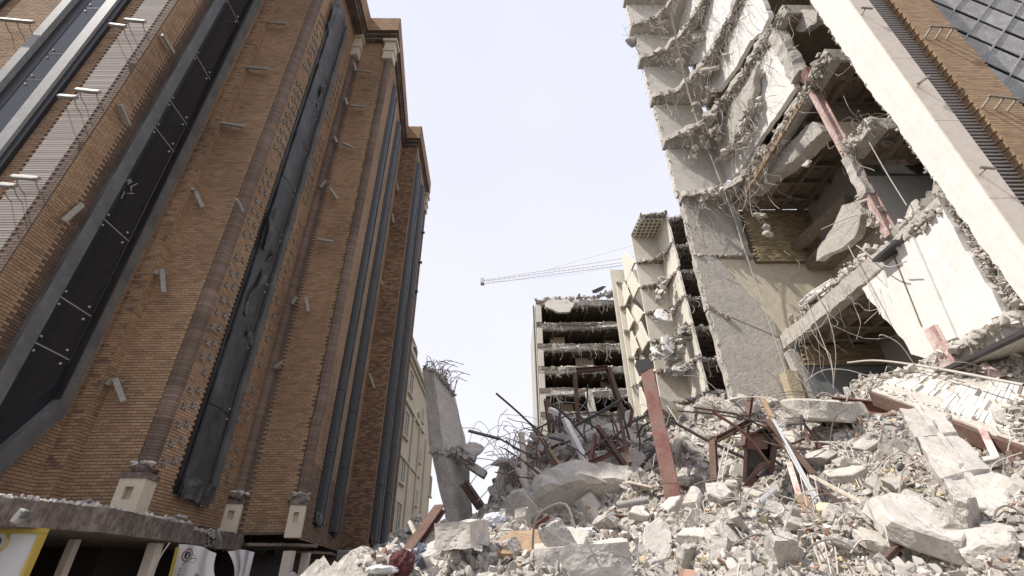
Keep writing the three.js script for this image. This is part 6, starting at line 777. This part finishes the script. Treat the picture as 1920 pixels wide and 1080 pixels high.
plate(975, 1050, [0.6, 0.03, 0.4], 91, [0.4, 0.3, 0.1], 'tan sheet of board lying flat at lower centre left', { m: M.wood, name: 'board_sheet', cat: 'board' }); plate(880, 1020, [0.6, 0.02, 0.4], 92, [0.3, 0.2, 0.2], 'black sheet lying before the wall fragment', { m: M.dark, name: 'black_sheet', cat: 'sheet' }); plate(868, 1006, [0.8, 0.03, 0.5], 93, [0.5, 0.6, 0.1], 'dark bent sheet at the foot of the wall fragment', { m: M.darkSteel, name: 'black_sheet', cat: 'sheet' }); plate(1548, 972, [0.2, 0.09, 0.16], 94, [0.5, 0.3, 0.3], 'yellowish foam block lying right of centre', { m: flat(0.5, 0.45, 0.3, 0.8), name: 'foam_block', cat: 'foam', up: 0.1 }); plate(895, 1012, [0.4, 0.02, 0.3], 95, [0.2, 0.9, 0.2], 'tan board scrap near the dark sheet', { m: M.wood, name: 'board_sheet', cat: 'board' });
{ // crumpled cloth and plastic
  const crump = (px, py, s, seed, m, name, label, cat) => { const p = onMound(px, py), g = new THREE.IcosahedronGeometry(1, 7), q = g.attributes.position; for (let i = 0; i < q.count; i++) { const x = q.getX(i), y = q.getY(i), z = q.getZ(i), k = 1 + 0.45 * Math.abs(fbm(x * 2.4 + seed, y * 2.4, z * 2.4, 3)) - 0.12; q.setXYZ(i, x * k * s[0], y * k * s[1], z * k * s[2]); } const c = V(p[0], p[1] + s[1] * 0.5, p[2]); item(name, g.translate(c.x, c.y, c.z), m, label, cat); };
  crump(752, 1076, [0.12, 0.12, 0.12], 3, flat(0.07, 0.016, 0.02, 0.9), 'crumpled_cloth', 'crumpled maroon cloth at the left end of the heap', 'cloth'); crump(926, 985, [0.26, 0.16, 0.2], 8, flat(0.5, 0.5, 0.54, 0.35), 'plastic_bag', 'pale plastic bag beside the leaning dark slab', 'bag'); crump(715, 1076, [0.16, 0.04, 0.1], 9, flat(0.5, 0.5, 0.49, 0.6), 'plastic_sheet', 'pale sheet lying at the far left end of the heap', 'sheet'); crump(790, 1065, [0.1, 0.14, 0.1], 12, flat(0.1, 0.11, 0.14, 0.9), 'crumpled_cloth', 'dark blue cloth beside the maroon cloth', 'cloth'); crump(1100, 1005, [0.2, 0.08, 0.16], 15, flat(0.6, 0.6, 0.6, 0.5), 'plastic_sheet', 'pale crumpled sheet low at the centre', 'sheet');
}
{ // distant worker's vest beyond the brick building
  const p = atZ(736, 1052, 24), o = thing('person', 'person in a bright yellow vest, half hidden beyond the heap', 'person', null, [p[0], -1.7, 24]); const S = p[1] + 1.7; const b = []; 
  b.push(new THREE.CapsuleGeometry(0.17, 0.42, 6, 14).scale(1.15, 1, 0.75).translate(0, S - 0.05, 0), new THREE.CapsuleGeometry(0.085, 0.7, 5, 10).translate(-0.1, S - 0.75, 0), new THREE.CapsuleGeometry(0.085, 0.7, 5, 10).translate(0.1, S - 0.75, 0), new THREE.CapsuleGeometry(0.055, 0.5, 5, 10).rotateZ(0.15).translate(-0.25, S - 0.05, 0), new THREE.CapsuleGeometry(0.055, 0.5, 5, 10).rotateZ(-0.15).translate(0.25, S - 0.05, 0), new THREE.SphereGeometry(0.115, 14, 12).scale(0.85, 1.1, 1).translate(0, S + 0.42, 0), new THREE.CylinderGeometry(0.05, 0.06, 0.14, 10).translate(0, S + 0.28, 0)); mesh('body', b, flat(0.16, 0.14, 0.13, 0.8), o); mesh('vest', new THREE.CapsuleGeometry(0.18, 0.34, 6, 14).scale(1.17, 1, 0.8).translate(0, S, 0), flat(0.45, 0.62, 0.03, 0.7), o); mesh('hair', new THREE.SphereGeometry(0.12, 12, 10, 0, 6.3, 0, 1.5).translate(0, S + 0.45, -0.01), M.dark, o);
}
// ---- wires and bars ----
{
  const r = rng(515), mk = (pts, rad, m, label, group) => item('bent_rebar', tubePts(pts, rad, 16, 5), m, label, 'rebar', group);
  const zone = (n, x0, x1, y0, y1, label, group, lmin, lmax, rad) => { for (let k = 0; k < n; k++) { const a = onMound(rr(r, x0, x1), rr(r, y0, y1)), L = rr(r, lmin, lmax) * (0.5 + a[2] * 0.05), th = rr(r, 0, 6.28), up = rr(r, 0.1, 0.7) * L, w = rr(r, -0.4, 0.4) * L; mk([[a[0], a[1] - 0.02, a[2]], [a[0] + Math.cos(th) * L * 0.35 + w * 0.3, a[1] + up * 0.8, a[2] + Math.sin(th) * L * 0.2], [a[0] + Math.cos(th) * L * 0.7 - w * 0.2, a[1] + up, a[2] + Math.sin(th) * L * 0.4], [a[0] + Math.cos(th) * L, a[1] + up * rr(r, 0.1, 1.2), a[2] + Math.sin(th) * L * 0.6]], rad * rr(r, 0.7, 1.3), r() < 0.55 ? M.rebarPale : M.rebar, label, group); } };
  zone(46, 930, 1060, 820, 900, 'thin curled bar among the tangle at the left crest', 'tangled bars on the left crest', 0.5, 2.0, 0.011); zone(34, 1080, 1330, 770, 900, 'thin bent bar in the rubble around the red column', 'bars round the red column', 0.4, 1.6, 0.01); zone(44, 1340, 1560, 740, 860, 'thin bent bar on the crest below the concrete wall', 'bars on the middle crest', 0.4, 1.6, 0.01); zone(46, 1540, 1900, 690, 790, 'thin bent bar on the crest at right', 'bars on the right crest', 0.4, 1.8, 0.01); zone(44, 1250, 1700, 860, 1060, 'thin bent bar in the lower rubble', 'bars in the lower rubble', 0.3, 1.2, 0.008); zone(20, 1700, 1900, 860, 1070, 'thin bent bar around the ribbed slab', 'bars round the ribbed slab', 0.3, 0.9, 0.008); zone(16, 850, 1100, 960, 1060, 'thin bent bar low at the left of the heap', 'bars low on the left', 0.3, 0.9, 0.008);
  // bundle hanging beside the dark leaning slab
  for (let k = 0; k < 34; k++) { const x = rr(r, 945, 985), a = atZ(x, rr(r, 865, 885), 14.6), b = atZ(x + rr(r, -18, 8), rr(r, 930, 985), 14.3 + rr(r, -0.3, 0.2)); mk([a, [(a[0] + b[0]) / 2 + rr(r, -0.25, 0.2), (a[1] + b[1]) / 2, a[2] - 0.3], b], 0.012, M.rebar, 'dark bar of the bundle hanging beside the leaning slab', 'bundle beside the leaning slab'); }
  for (const [p, l] of [[[[1330, 800], [1360, 770], [1400, 745], [1445, 748]], 'long arched wire before the concrete wall'], [[[895, 940], [935, 900], [970, 880], [1000, 880]], 'long wire arching out over the street gap'], [[[880, 910], [910, 875], [960, 865], [990, 870]], 'upper wire arching over the street gap'], [[[1250, 760], [1300, 830], [1390, 905], [1500, 940]], 'thin wire sagging across the middle of the heap']]) mk(p.map(([x, y], i) => atZ(x, y, l.includes('gap') ? 14.5 - i * 0.1 : 10.5 - i * 0.5)), 0.013, M.rebarPale, l);
  for (const x of [1338, 1346]) mk([atZ(x + 20, 840, 9), atZ(x + 8, 900, 8.4), atZ(x + 14, 950, 7.6), atZ(x + 28, 1010, 6.6)], 0.011, M.rebarPale, 'pale wire hanging down left of the rusty box', 'pale wires left of the rusty box'); for (const x of [0, 14, 26]) mk([atZ(1500 + x, 890, 8.2), atZ(1515 + x, 960, 7.2), atZ(1525 + x * 1.5, 1020, 5.8), atZ(1545 + x, 1078, 4.8)], 0.008, M.rebarPale, 'long pale wire hanging to the lower edge right of centre', 'pale wires hanging to the lower edge'); for (const x of [0, 7, 14]) mk([atZ(1520 + x * 2, 828, 9.6), atZ(1560 + x * 2, 832, 9.3), atZ(1590 + x, 870, 8.8), atZ(1612 + x, 915, 8.2)], 0.01, M.rebarPale, 'bent pale bar reaching out from under the level slab', 'bars under the level slab');
}

camera.updateMatrixWorld();
renderer.render(scene, camera);
